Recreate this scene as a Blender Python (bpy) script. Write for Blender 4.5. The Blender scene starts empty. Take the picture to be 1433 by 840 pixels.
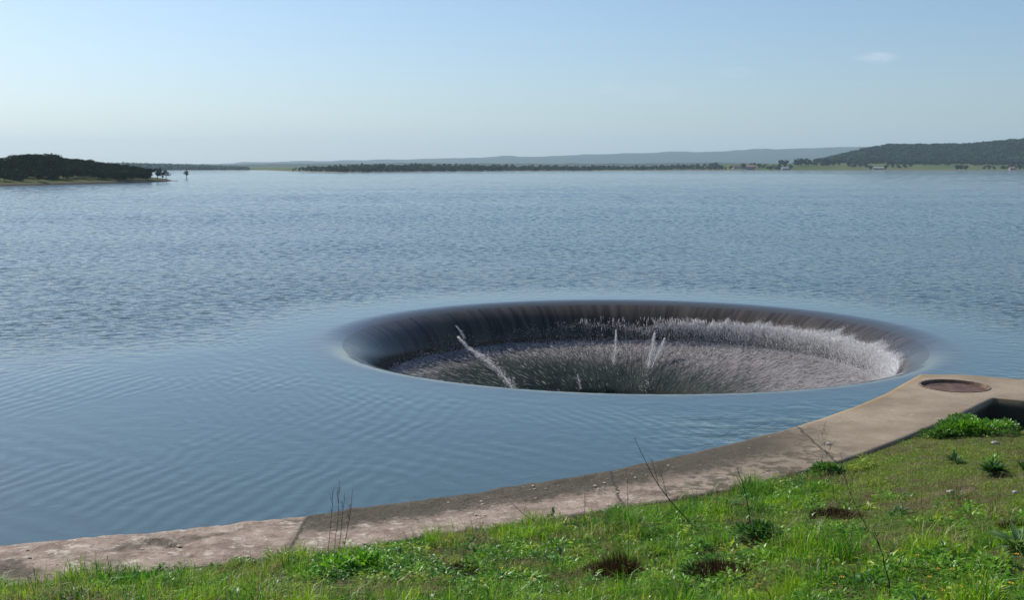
import bpy, bmesh, math, random
import numpy as np
from mathutils import Vector, Matrix

R = math.radians
rng = np.random.default_rng(7)
random.seed(7)
scene = bpy.context.scene
COL = scene.collection

# ------------------------------------------------------------------ camera
F, CX, CY = 1600.0, 716.5, 420.0
HOR = 233.0
H = 6.0
PITCH = math.atan((CY - HOR) / F)
cam_d = bpy.data.cameras.new('camera')
cam = bpy.data.objects.new('camera', cam_d)
COL.objects.link(cam)
cam.location = (0, 0, H)
cam.rotation_euler = (math.pi / 2 - PITCH, 0, 0)
cam_d.sensor_width = 36
cam_d.lens = F / 1433 * 36
cam_d.clip_start = 0.1
cam_d.clip_end = 60000
scene.camera = cam


def ray(px, py):
    x = (px - CX) / F
    u = -(py - CY) / F
    c, s = math.cos(PITCH), math.sin(PITCH)
    return np.array([x, c + u * s, -s + u * c])


def at(px, py, z=0.0):
    """point of the horizontal plane at height z seen at a pixel of the photograph"""
    d = ray(px, py)
    t = (z - H) / d[2]
    return np.array([d[0] * t, d[1] * t, z])


def at_d(px, py, dist):
    d = ray(px, py)
    return np.array([d[0], d[1], d[2]]) * (dist / d[1]) + np.array([0, 0, H])


# ------------------------------------------------------------------ noise
def vnoise(x, y, seed=0):
    x = np.asarray(x, float); y = np.asarray(y, float)
    xi = np.floor(x).astype(np.int64); yi = np.floor(y).astype(np.int64)
    xf = x - xi; yf = y - yi

    def h(a, b):
        n = (a * 374761393 + b * 668265263 + seed * 1442695041) & 0x7fffffff
        n = ((n ^ (n >> 13)) * 1274126177) & 0x7fffffff
        n = (n ^ (n >> 16)) & 0xffff
        return n / 65535.0
    u = xf * xf * (3 - 2 * xf); v = yf * yf * (3 - 2 * yf)
    return (h(xi, yi) * (1 - u) + h(xi + 1, yi) * u) * (1 - v) + (h(xi, yi + 1) * (1 - u) + h(xi + 1, yi + 1) * u) * v


def fbm(x, y, seed=0, o=4):
    a, s, t = 0.5, 0.0, 0.0
    for i in range(o):
        s = s + a * vnoise(np.asarray(x) * 2 ** i, np.asarray(y) * 2 ** i, seed + i * 17)
        t += a; a *= 0.5
    return s / t


def smooth(a, b, x):
    t = np.clip((np.asarray(x, float) - a) / (b - a), 0, 1)
    return t * t * (3 - 2 * t)


# ------------------------------------------------------------------ object helpers
def tag(o, label=None, cat=None, group=None, kind=None):
    if label: o['label'] = label
    if cat: o['category'] = cat
    if group: o['group'] = group
    if kind: o['kind'] = kind
    return o


def empty(name, loc=(0, 0, 0), rz=0.0):
    o = bpy.data.objects.new(name, None)
    COL.objects.link(o)
    o.location = loc
    o.rotation_euler = (0, 0, rz)
    o.empty_display_size = 0.2
    return o


def link(name, me, mat=None, parent=None, loc=None):
    o = bpy.data.objects.new(name, me)
    COL.objects.link(o)
    if mat is not None and not me.materials:
        me.materials.append(mat)
    if parent is not None: o.parent = parent
    if loc is not None: o.location = loc
    return o


def np_mesh(name, v, quads=None, tris=None, col=None, smooth_sh=False, uv=None):
    me = bpy.data.meshes.new(name)
    v = np.asarray(v, np.float32)
    parts, starts, n = [], [], 0
    if quads is not None and len(quads):
        q = np.asarray(quads, np.int32)
        parts.append(q.ravel()); starts.append(n + np.arange(len(q), dtype=np.int32) * 4); n += q.size
    if tris is not None and len(tris):
        t = np.asarray(tris, np.int32)
        parts.append(t.ravel()); starts.append(n + np.arange(len(t), dtype=np.int32) * 3); n += t.size
    li = np.concatenate(parts); ls = np.concatenate(starts)
    me.vertices.add(len(v)); me.vertices.foreach_set('co', v.ravel())
    me.loops.add(len(li)); me.loops.foreach_set('vertex_index', li)
    me.polygons.add(len(ls)); me.polygons.foreach_set('loop_start', ls)
    if smooth_sh: me.polygons.foreach_set('use_smooth', np.ones(len(ls), bool))
    if col is not None:
        a = me.attributes.new('col', 'FLOAT_COLOR', 'POINT')
        c = np.ones((len(v), 4), np.float32); c[:, :3] = col
        a.data.foreach_set('color', c.ravel())
    if uv is not None:
        l = me.uv_layers.new(name='uv')
        l.data.foreach_set('uv', np.asarray(uv, np.float32)[li].ravel())
    me.update(calc_edges=True)
    me.validate()
    return me


def finish(bm, name, m, parent=None, sm=True, col=None):
    bmesh.ops.recalc_face_normals(bm, faces=bm.faces)
    me = bpy.data.meshes.new(name); bm.to_mesh(me); bm.free()
    if sm: me.polygons.foreach_set('use_smooth', np.ones(len(me.polygons), bool))
    if col is not None:
        a = me.attributes.new('col', 'FLOAT_COLOR', 'POINT')
        a.data.foreach_set('color', np.tile(np.array([*col, 1.0], np.float32), len(me.vertices)))
    return link(name, me, m, parent)


def tube(bm, pts, r0, r1, sides=6):
    pts = [Vector(p) for p in pts]; n = len(pts); rings = []
    for i, p in enumerate(pts):
        d = (pts[min(i + 1, n - 1)] - pts[max(i - 1, 0)]).normalized()
        a = d.cross(Vector((0.3, 0.9, 0.17))).normalized(); b = d.cross(a)
        r = r0 + (r1 - r0) * i / (n - 1)
        rings.append([bm.verts.new(p + (a * math.cos(k / sides * 6.283) + b * math.sin(k / sides * 6.283)) * r) for k in range(sides)])
    for i in range(n - 1):
        for k in range(sides):
            bm.faces.new((rings[i][k], rings[i][(k + 1) % sides], rings[i + 1][(k + 1) % sides], rings[i + 1][k]))
    bm.faces.new(rings[-1]); bm.faces.new(rings[0][::-1])


def grid_faces(nr, nc, wrap=False):
    i = np.arange(nr - 1)[:, None]; j = np.arange(nc if wrap else nc - 1)[None, :]
    j2 = (j + 1) % nc
    a = i * nc + j; b = i * nc + j2; c = (i + 1) * nc + j2; d = (i + 1) * nc + j
    return np.stack([a + 0 * b, b + 0 * a, c, d], -1).reshape(-1, 4)


# ------------------------------------------------------------------ materials
def mat(name):
    m = bpy.data.materials.new(name); m.use_nodes = True
    nt = m.node_tree
    for n in list(nt.nodes): nt.nodes.remove(n)
    out = nt.nodes.new('ShaderNodeOutputMaterial')
    return m, nt, out


def N(nt, t, **kw):
    n = nt.nodes.new(t)
    for k, val in kw.items():
        if k.startswith('in_'):
            n.inputs[int(k[3:]) if k[3:].isdigit() else k[3:]].default_value = val
        else:
            setattr(n, k, val)
    return n


def math_n(nt, op, a, b=None, c=None, clamp=False):
    n = nt.nodes.new('ShaderNodeMath'); n.operation = op; n.use_clamp = clamp
    for i, x in enumerate((a, b, c)):
        if x is None: continue
        if hasattr(x, 'is_linked') or hasattr(x, 'links'): nt.links.new(x, n.inputs[i])
        else: n.inputs[i].default_value = x
    return n.outputs[0]


def mixc(nt, fac, a, b, blend='MIX'):
    n = nt.nodes.new('ShaderNodeMix'); n.data_type = 'RGBA'; n.blend_type = blend
    for idx, x in ((0, fac), (6, a), (7, b)):
        if hasattr(x, 'links'): nt.links.new(x, n.inputs[idx])
        elif idx == 0: n.inputs[0].default_value = x
        else: n.inputs[idx].default_value = (*x, 1) if len(x) == 3 else x
    return n.outputs[2]


def ramp(nt, fac, stops):
    n = nt.nodes.new('ShaderNodeMapRange'); n.interpolation_type = 'SMOOTHSTEP'
    nt.links.new(fac, n.inputs[0])
    n.inputs[1].default_value, n.inputs[2].default_value, n.inputs[3].default_value, n.inputs[4].default_value = stops
    return n.outputs[0]


def noise_n(nt, vec, scale, detail=3, rough=0.5, dist=0.0):
    n = nt.nodes.new('ShaderNodeTexNoise')
    n.inputs['Scale'].default_value = scale; n.inputs['Detail'].default_value = detail
    n.inputs['Roughness'].default_value = rough; n.inputs['Distortion'].default_value = dist
    if vec is not None: nt.links.new(vec, n.inputs['Vector'])
    return n.outputs[0]


def mapping(nt, vec, scale=(1, 1, 1), rot=(0, 0, 0), loc=(0, 0, 0)):
    n = nt.nodes.new('ShaderNodeMapping')
    n.inputs['Scale'].default_value = scale; n.inputs['Rotation'].default_value = rot; n.inputs['Location'].default_value = loc
    nt.links.new(vec, n.inputs['Vector'])
    return n.outputs[0]


def geo_pos(nt):
    return nt.nodes.new('ShaderNodeNewGeometry').outputs['Position']


def foliage_mat(name, trans=0.4, tint=(1, 1, 1), gloss=0.0):
    m, nt, out = mat(name)
    a = N(nt, 'ShaderNodeAttribute', attribute_name='col')
    c = mixc(nt, 1.0, a.outputs['Color'], tint, 'MULTIPLY')
    d = N(nt, 'ShaderNodeBsdfDiffuse'); t = N(nt, 'ShaderNodeBsdfTranslucent')
    nt.links.new(c, d.inputs[0])
    c2 = mixc(nt, 1.0, c, (1.15, 1.15, 0.7), 'MULTIPLY')
    nt.links.new(c2, t.inputs[0])
    mx = N(nt, 'ShaderNodeMixShader', in_0=trans)
    nt.links.new(d.outputs[0], mx.inputs[1]); nt.links.new(t.outputs[0], mx.inputs[2])
    last = mx.outputs[0]
    if gloss > 0:
        g = N(nt, 'ShaderNodeBsdfGlossy'); g.inputs['Roughness'].default_value = 0.4
        mx2 = N(nt, 'ShaderNodeMixShader', in_0=gloss)
        nt.links.new(last, mx2.inputs[1]); nt.links.new(g.outputs[0], mx2.inputs[2]); last = mx2.outputs[0]
    nt.links.new(last, out.inputs['Surface'])
    return m


M_BLADE = foliage_mat('grass_blade', 0.5, gloss=0.03)
M_DRY = foliage_mat('dry_stem', 0.25)
M_LEAF = foliage_mat('weed_leaf', 0.4, gloss=0.04)
M_TREE = foliage_mat('tree_foliage', 0.2)


def plain(name, c, rough=0.8, var=0.25, scale=3.0, bump=0.0, spec=0.3):
    m, nt, out = mat(name)
    p = N(nt, 'ShaderNodeBsdfPrincipled')
    pos = geo_pos(nt)
    n = noise_n(nt, pos, scale, 5, 0.6)
    lo = tuple(x * (1 - var) for x in c); hi = tuple(min(1, x * (1 + var)) for x in c)
    cc = mixc(nt, ramp(nt, n, (0.3, 0.7, 0, 1)), lo, hi)
    nt.links.new(cc, p.inputs['Base Color'])
    p.inputs['Roughness'].default_value = rough
    p.inputs['Specular IOR Level'].default_value = spec
    if bump:
        b = N(nt, 'ShaderNodeBump'); b.inputs['Distance'].default_value = bump
        nt.links.new(n, b.inputs['Height']); nt.links.new(b.outputs[0], p.inputs['Normal'])
    nt.links.new(p.outputs[0], out.inputs['Surface'])
    return m


M_BARK = plain('bark', (0.09, 0.07, 0.05), 0.9, 0.4, 6, 0.02)
M_HOUSEWALL = plain('house_render', (0.50, 0.48, 0.45), 0.9, 0.08, 0.5)
M_PINKWALL = plain('house_pink_render', (0.36, 0.28, 0.25), 0.9, 0.1, 0.5)
M_GREYWALL = plain('house_grey_render', (0.3, 0.29, 0.28), 0.9, 0.1, 0.5)
M_ROOF = plain('roof_tiles', (0.30, 0.18, 0.14), 0.85, 0.2, 1.0)
M_GREYROOF = plain('roof_sheets', (0.36, 0.37, 0.37), 0.6, 0.1, 1.0)
M_DARKOPEN = plain('dark_opening', (0.03, 0.03, 0.035), 0.4, 0.1, 1.0)
M_STONE = plain('pale_stone', (0.5, 0.45, 0.4), 0.9, 0.3, 20, 0.01)
M_PETAL = plain('petal_yellow', (0.75, 0.42, 0.03), 0.6, 0.2, 30)

# ------------------------------------------------------------------ the bell-mouth geometry
HC = np.array([4.19, 40.75])
R_OUT, R_IN, DROP = 11.1, 9.0, 1.5
R_SEAM = 10.2


def lip_z(r):
    u = np.clip((R_OUT - r) / (R_OUT - R_IN), 0, 1)
    z = -DROP * (1 - np.sqrt(np.maximum(1 - u * u, 0)))
    return z


# ------------------------------------------------------------------ the wall lines (functions of x)
we_px = [(0, 765), (220, 746), (440, 722), (570, 703), (700, 684), (800, 668), (900, 650), (1000, 628), (1100, 603), (1150, 588),
         (1200, 570), (1240, 553), (1287, 526)]
we = [at(a, b, 0.12)[:2] for a, b in we_px]
we = [(-400, -150), (-120, -24), (-40, 7.5), (-18, 14.7)] + [tuple(p) for p in we] + [tuple(at(1345, 532)[:2]), tuple(at(1433, 539)[:2]), (40, 26), (200, 2), (400, -30)]
we = np.array(we)
WT = 0.16
ne_px = [(0, 822), (220, 802), (440, 777), (570, 757), (700, 737), (850, 715), (1000, 691), (1080, 673), (1150, 655), (1210, 635), (1270, 612),
         (1340, 583), (1392, 558)]
ne = [at(a, b, WT)[:2] for a, b in ne_px]
ne = [(-400, -153), (-120, -26.5), (-40, 5.3), (-18, 12.6)] + [tuple(p) for p in ne] + [tuple(at(1440, 562.5, WT)[:2]), (40, 23), (200, -1), (400, -33)]
ne = np.array(ne)
yw = lambda x: np.interp(x, we[:, 0], we[:, 1])
yn = lambda x: np.interp(x, ne[:, 0], ne[:, 1])
HATCH = at(1335, 540.5, WT); HATCH_R = 0.86


# ------------------------------------------------------------------ ground height
def ground_z(x, y, bumps=True):
    x = np.asarray(x, float); y = np.asarray(y, float)
    w = yn(x)
    z0 = np.interp(x, [-30, -8, 4.0, 6.2, 8.6, 10.2, 12.2, 14, 40], [0.15, 0.15, 0.13, 0.12, 0.11, 0.02, -0.50, -0.60, -0.7])
    dw = np.maximum(w, 12)
    t = np.clip((w - y) / dw, 0, 1.5)
    z = z0 + (4.4 - z0) * t ** 1.12 * np.where(t > 1, 1 / np.maximum(t, 1) ** 0.8, 1)
    if bumps:
        k = smooth(0.05, 1.5, w - y)
        z = z + k * ((fbm(x * 0.5, y * 0.5, 3) - 0.5) * 0.35 + (fbm(x * 2.3, y * 2.3, 9, 3) - 0.5) * 0.12)
    return z


# ------------------------------------------------------------------ LAKE
def calm_np(x, y):
    wob = (fbm(x * 0.09 + 20, y * 0.09 + 20, 111, 3) - 0.5) * 12
    lined = 0.95 * x + 52.5 - y - wob
    c1 = smooth(-6.0, 6.5, lined) * smooth(9.0, 2.0, x)
    c2 = smooth(19.0, 11.5, np.hypot(x - HC[0], y - HC[1]))
    return np.maximum(c1, c2)


def wave_np(x, y, cell):
    """wind waves as a sum of travelling sine trains; each train lives only where the sheet is fine enough to carry it"""
    r = np.random.default_rng(3)
    z = np.zeros(x.size); xf, yf, cf = x.ravel(), y.ravel(), cell.ravel()
    k = 40
    for i in range(k):
        lam = 0.30 * (16 / 0.30) ** ((i + r.uniform(0, 1)) / k)
        th = R(-70) + r.normal(0, 0.75)
        ph = r.uniform(0, 6.283)
        q_ = lam / cf
        m = (q_ > 2.4) & (q_ < 10)
        if not m.any(): continue
        X, Y, q_ = xf[m], yf[m], q_[m]
        act = smooth(2.4, 3.0, q_) * smooth(10.0, 5.0, q_)
        # patchy groups so that the trains do not read as a grid
        n1 = vnoise(X / (lam * 3.0) + i * 7.3, Y / (lam * 3.0) - i * 3.1, 200 + i)
        q = X * math.cos(th) + Y * math.sin(th)
        z[m] += WAVE_SLOPE * lam / 6.283 * (0.4 + 1.2 * n1) * act * np.sin(q * 6.283 / lam + ph + n1 * 5)
    return z.reshape(x.shape)


WAVE_SLOPE = 0.043


def build_lake():
    r = [R_SEAM]
    while r[-1] < 60: r.append(r[-1] + 0.12)
    while r[-1] < 420: r.append(r[-1] * 1.0021)
    while r[-1] < 900: r.append(r[-1] * 1.005)
    while r[-1] < 5200: r.append(r[-1] * 1.03)
    r = np.array(r)
    ang = np.concatenate([np.arange(-20, 50, 0.25), np.arange(50, 136, 0.1), np.arange(136, 200, 0.25), np.arange(200, 340, 1.0)]) * math.pi / 180
    na = len(ang)
    rr, aa = np.meshgrid(r, ang, indexing='ij')
    x = HC[0] + rr * np.cos(aa); y = HC[1] + rr * np.sin(aa)
    calm = calm_np(x, y)
    cell = np.maximum(np.gradient(r)[:, None] + 0 * aa, rr * np.where((aa > R(50)) & (aa < R(136)), R(0.1), np.where(aa < R(200), R(0.25), R(1.0))))
    cell = np.maximum(cell, 0.12)
    gust = 0.78 + 0.32 * smooth(0.3, 0.7, fbm(x * 0.012, y * 0.03, 115, 3))
    dist = np.hypot(x, y)
    wv = wave_np(x, y, cell) * (1 - calm) * gust * (0.30 + 0.70 * smooth(520, 110, dist))
    z = lip_z(rr) - 0.025 * smooth(16, 11.3, rr) + wv
    v = np.stack([x, y, z], -1).reshape(-1, 3)
    f = grid_faces(len(r), na, True)
    # keep only faces with a corner on the lake side of the wall's middle line
    mid = 0.5 * (yw(v[:, 0]) + yn(v[:, 0]))
    wet = v[:, 1] > mid
    # corners past the middle line are pulled under the wall
    keep = wet[f].any(1)
    f = f[keep]
    past = ~wet
    v[past, 1] = np.where(v[past, 1] < mid[past], np.maximum(v[past, 1], mid[past] - 0.25), v[past, 1])
    used = np.unique(f); remap = -np.ones(len(v), int); remap[used] = np.arange(len(used))
    me = np_mesh('lake', v[used], remap[f], smooth_sh=True)
    at_ = me.attributes.new('calm', 'FLOAT', 'POINT')
    at_.data.foreach_set('value', calm.reshape(-1)[used].astype(np.float32))
    # --- material
    m, nt, out = mat('lake_water')
    pos = geo_pos(nt)
    sep = N(nt, 'ShaderNodeSeparateXYZ'); nt.links.new(pos, sep.inputs[0])
    X, Y = sep.outputs[0], sep.outputs[1]
    dx = math_n(nt, 'SUBTRACT', X, float(HC[0])); dy = math_n(nt, 'SUBTRACT', Y, float(HC[1]))
    rad = math_n(nt, 'SQRT', math_n(nt, 'ADD', math_n(nt, 'MULTIPLY', dx, dx), math_n(nt, 'MULTIPLY', dy, dy)))
    ca = N(nt, 'ShaderNodeAttribute', attribute_name='calm'); calm = ca.outputs['Fac']
    # wind chop
    v1 = mapping(nt, pos, (1.0, 1.25, 1), (0, 0, R(-12)))
    chop = noise_n(nt, v1, 1.5, 3, 0.55, 0.5)
    v2 = mapping(nt, pos, (0.55, 0.62, 1), (0, 0, R(20)))
    swell = noise_n(nt, v2, 1.0, 2, 0.5)
    gust = ramp(nt, noise_n(nt, mapping(nt, pos, (0.012, 0.03, 1)), 1.0, 3, 0.55), (0.3, 0.7, 0.7, 1.15))
    far = ramp(nt, Y, (60.0, 600.0, 1.0, 0.9))
    amp = math_n(nt, 'MULTIPLY', math_n(nt, 'MULTIPLY', math_n(nt, 'SUBTRACT', 1.0, math_n(nt, 'MULTIPLY', calm, 0.93)), gust), far)
    hgt = math_n(nt, 'MULTIPLY', math_n(nt, 'ADD', math_n(nt, 'MULTIPLY', chop, 0.15), math_n(nt, 'MULTIPLY', swell, 0.05)), amp)

    # travelling ripples in the calm water
    def waves(direction_deg, wl, dist, dscale):
        mp = mapping(nt, pos, (1, 1, 1), (0, 0, R(-direction_deg)))
        w = N(nt, 'ShaderNodeTexWave', wave_type='BANDS', bands_direction='X', wave_profile='SIN')
        w.inputs['Scale'].default_value = 0.314159 / wl
        w.inputs['Distortion'].default_value = dist; w.inputs['Detail'].default_value = 2.0
        w.inputs['Detail Scale'].default_value = dscale
        nt.links.new(mp, w.inputs['Vector'])
        return w.outputs['Fac']
    w1 = math_n(nt, 'MULTIPLY', waves(48, 0.7, 14.0, 0.35), ramp(nt, noise_n(nt, pos, 0.16, 2), (0.38, 0.62, 0, 1)))
    w2 = math_n(nt, 'MULTIPLY', waves(-15, 0.42, 6.0, 0.5), ramp(nt, noise_n(nt, mapping(nt, pos, (1, 1, 1), (0, 0, 0), (31, 7, 0)), 0.2, 2), (0.42, 0.62, 0, 1)))
    w3 = math_n(nt, 'MULTIPLY', waves(24, 0.36, 7.0, 0.5), ramp(nt, noise_n(nt, mapping(nt, pos, (1, 1, 1), (0, 0, 0), (-13, 17, 0)), 0.13, 2), (0.4, 0.65, 0, 1)))
    rip = math_n(nt, 'ADD', math_n(nt, 'MULTIPLY', w1, 0.0042), math_n(nt, 'ADD', math_n(nt, 'MULTIPLY', w2, 0.0045), math_n(nt, 'MULTIPLY', w3, 0.005)))
    rip = math_n(nt, 'MULTIPLY', rip, ramp(nt, rad, (11.0, 14.5, 0.05, 1)))
    rip = math_n(nt, 'MULTIPLY', rip, ramp(nt, rad, (40.0, 70.0, 1, 0)))
    hgt = math_n(nt, 'ADD', hgt, rip)
    bp = N(nt, 'ShaderNodeBump'); bp.inputs['Strength'].default_value = 1.0; bp.inputs['Distance'].default_value = 1.0
    nt.links.new(hgt, bp.inputs['Height'])
    p = N(nt, 'ShaderNodeBsdfPrincipled')
    p.inputs['IOR'].default_value = 1.333
    p.inputs['Roughness'].default_value = 0.07
    body = mixc(nt, ramp(nt, rad, (10.3, 12.0, 0, 1)), (0.07, 0.068, 0.058), (0.062, 0.108, 0.114))
    nt.links.new(body, p.inputs['Base Color'])
    nt.links.new(bp.outputs[0], p.inputs['Normal'])
    nt.links.new(p.outputs[0], out.inputs['Surface'])
    o = link('lake_water', me, m)
    tag(o, 'blue grey rippled lake water drawing down into the round spillway', 'water', kind='structure')


build_lake()


# ------------------------------------------------------------------ SPILLWAY
def ring_mesh(name, prof, na=240, wob=0.0, seed=0):
    prof = np.array(prof)
    ang = np.arange(na) / na * 2 * math.pi
    r = prof[:, 0][:, None] + 0 * ang[None]; z = prof[:, 1][:, None] + 0 * ang[None]
    x = r * np.cos(ang); y = r * np.sin(ang)
    if wob:
        z = z + wob * (fbm(x * 1.3 + 50, y * 1.3 + 50, seed) - 0.5)
    v = np.stack([x, y, z], -1).reshape(-1, 3)
    f = grid_faces(len(prof), na, True)[:, ::-1]
    return np_mesh(name, v, f, smooth_sh=True)


def build_spillway():
    t = empty('spillway', (HC[0], HC[1], 0))
    tag(t, 'round bell-mouth spillway hole with dark smooth lip and foaming funnel in the lake', 'spillway')
    # smooth lip: dark concrete under a clear sheet of water
    m, nt, out = mat('wet_lip')
    pos = geo_pos(nt)
    tc = N(nt, 'ShaderNodeTexCoord')
    sep = N(nt, 'ShaderNodeSeparateXYZ'); nt.links.new(tc.outputs['Object'], sep.inputs[0])
    an = math_n(nt, 'ARCTAN2', sep.outputs[1], sep.outputs[0])
    cmb = N(nt, 'ShaderNodeCombineXYZ')
    nt.links.new(math_n(nt, 'MULTIPLY', an, 60.0), cmb.inputs[0]); nt.links.new(math_n(nt, 'MULTIPLY', sep.outputs[2], 0.8), cmb.inputs[1])
    st = noise_n(nt, cmb.outputs[0], 0.6, 4, 0.6)
    c = mixc(nt, ramp(nt, st, (0.3, 0.75, 0, 1)), (0.034, 0.027, 0.020), (0.105, 0.086, 0.066))
    p = N(nt, 'ShaderNodeBsdfPrincipled'); p.inputs['IOR'].default_value = 1.333; p.inputs['Roughness'].default_value = 0.22
    nt.links.new(c, p.inputs['Base Color'])
    b = N(nt, 'ShaderNodeBump'); b.inputs['Distance'].default_value = 0.01; nt.links.new(st, b.inputs['Height'])
    nt.links.new(b.outputs[0], p.inputs['Normal'])
    nt.links.new(p.outputs[0], out.inputs['Surface'])
    us = np.linspace((R_OUT - R_SEAM) / (R_OUT - R_IN), 1.0, 40)
    prof = []
    u0 = us[0]
    for a in np.linspace(math.asin(u0), math.pi / 2, 40):
        prof.append((R_OUT - (R_OUT - R_IN) * math.sin(a), -DROP * (1 - math.cos(a)) - 0.025))
    prof += [(8.98, -1.8), (8.97, -2.3)]
    link('lip', ring_mesh('lip', prof, 360), m, t)
    # foaming funnel
    m, nt, out = mat('foam_funnel')
    tc = N(nt, 'ShaderNodeTexCoord'); ob = tc.outputs['Object']
    sep = N(nt, 'ShaderNodeSeparateXYZ'); nt.links.new(ob, sep.inputs[0])
    rad = math_n(nt, 'SQRT', math_n(nt, 'ADD', math_n(nt, 'MULTIPLY', sep.outputs[0], sep.outputs[0]), math_n(nt, 'MULTIPLY', sep.outputs[1], sep.outputs[1])))
    an = math_n(nt, 'ARCTAN2', sep.outputs[1], sep.outputs[0])
    cmb = N(nt, 'ShaderNodeCombineXYZ')
    nt.links.new(math_n(nt, 'MULTIPLY', an, 44.0), cmb.inputs[0]); nt.links.new(rad, cmb.inputs[1])
    st = noise_n(nt, cmb.outputs[0], 1.1, 5, 0.65)
    sp = noise_n(nt, ob, 7.0, 5, 0.75)
    foam = math_n(nt, 'ADD', math_n(nt, 'MULTIPLY', st, 0.45), math_n(nt, 'MULTIPLY', sp, 0.55))
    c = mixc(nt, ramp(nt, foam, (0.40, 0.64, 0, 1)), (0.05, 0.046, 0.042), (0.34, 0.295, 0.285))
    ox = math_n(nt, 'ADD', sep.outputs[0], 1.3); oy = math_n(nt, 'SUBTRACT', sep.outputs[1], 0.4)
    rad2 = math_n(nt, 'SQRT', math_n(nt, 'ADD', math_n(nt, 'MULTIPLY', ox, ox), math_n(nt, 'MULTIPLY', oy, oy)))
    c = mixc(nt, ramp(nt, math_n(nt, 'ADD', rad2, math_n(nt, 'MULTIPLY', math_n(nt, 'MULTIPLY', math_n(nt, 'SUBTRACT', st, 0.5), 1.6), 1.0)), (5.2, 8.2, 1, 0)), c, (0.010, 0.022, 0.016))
    p = N(nt, 'ShaderNodeBsdfPrincipled'); p.inputs['Roughness'].default_value = 0.6; p.inputs['Specular IOR Level'].default_value = 0.15
    nt.links.new(c, p.inputs['Base Color'])
    b = N(nt, 'ShaderNodeBump'); b.inputs['Distance'].default_value = 0.07; nt.links.new(foam, b.inputs['Height'])
    nt.links.new(b.outputs[0], p.inputs['Normal'])
    nt.links.new(p.outputs[0], out.inputs['Surface'])
    prof = [(9.15, -1.60), (8.9, -1.62), (8.5, -1.70), (8.0, -1.80), (7.4, -1.93), (6.8, -2.07), (6.2, -2.22), (5.6, -2.40), (5.0, -2.62), (4.5, -2.9), (4.0, -3.4), (3.6, -4.1)]
    pr = np.array(prof)
    s = np.linspace(0, len(pr) - 1, 60)
    pr = np.stack([np.interp(s, np.arange(len(pr)), pr[:, 0]), np.interp(s, np.arange(len(pr)), pr[:, 1])], -1)
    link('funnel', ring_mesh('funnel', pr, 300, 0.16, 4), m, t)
    sh = [(3.62, -4.05), (3.4, -5), (3.3, -8.5), (0.01, -8.6)]
    link('shaft', ring_mesh('shaft', sh, 96), plain('wet_shaft', (0.02, 0.022, 0.02), 0.3, 0.3, 2), t)


build_spillway()

# ------------------------------------------------------------------ spray (uncountable droplets) and jets
m, nt, out = mat('spray_drops')
p = N(nt, 'ShaderNodeBsdfDiffuse'); p.inputs[0].default_value = (0.96, 0.95, 0.96, 1)
t_ = N(nt, 'ShaderNodeBsdfTranslucent'); t_.inputs[0].default_value = (0.96, 0.95, 0.96, 1)
mx = N(nt, 'ShaderNodeMixShader', in_0=0.5)
nt.links.new(p.outputs[0], mx.inputs[1]); nt.links.new(t_.outputs[0], mx.inputs[2]); nt.links.new(mx.outputs[0], out.inputs['Surface'])
M_SPRAY = m


def drops_mesh(name, P, L, W, D):
    """each drop: a slim four-sided double cone of length L, width W, along direction D"""
    n = len(P)
    D = D / np.linalg.norm(D, axis=1, keepdims=True)
    ref = np.tile(np.array([0.31, 0.92, 0.2]), (n, 1))
    A = np.cross(D, ref); A /= np.linalg.norm(A, axis=1, keepdims=True)
    B = np.cross(D, A)
    W = W[:, None]; L = L[:, None]
    c = P + D * L * 0.15
    vv = np.stack([P + D * L * 0.5, c + A * W, c - A * W * 0.5 + B * W * 0.87, c - A * W * 0.5 - B * W * 0.87, P - D * L * 0.5], 1).reshape(-1, 3)
    k = np.arange(n)[:, None, None] * 5
    f = np.array([[0, 1, 2], [0, 2, 3], [0, 3, 1], [4, 2, 1], [4, 3, 2], [4, 1, 3]])[None] + k
    return np_mesh(name, vv, None, f.reshape(-1, 3))


fun_r = np.array([9.15, 8.5, 8.0, 7.4, 6.8, 6.2, 5.6, 5.0, 4.5, 4.0, 3.6])
fun_z = np.array([-1.60, -1.70, -1.80, -1.93, -2.07, -2.22, -2.40, -2.62, -2.9, -3.4, -4.1])


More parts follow.
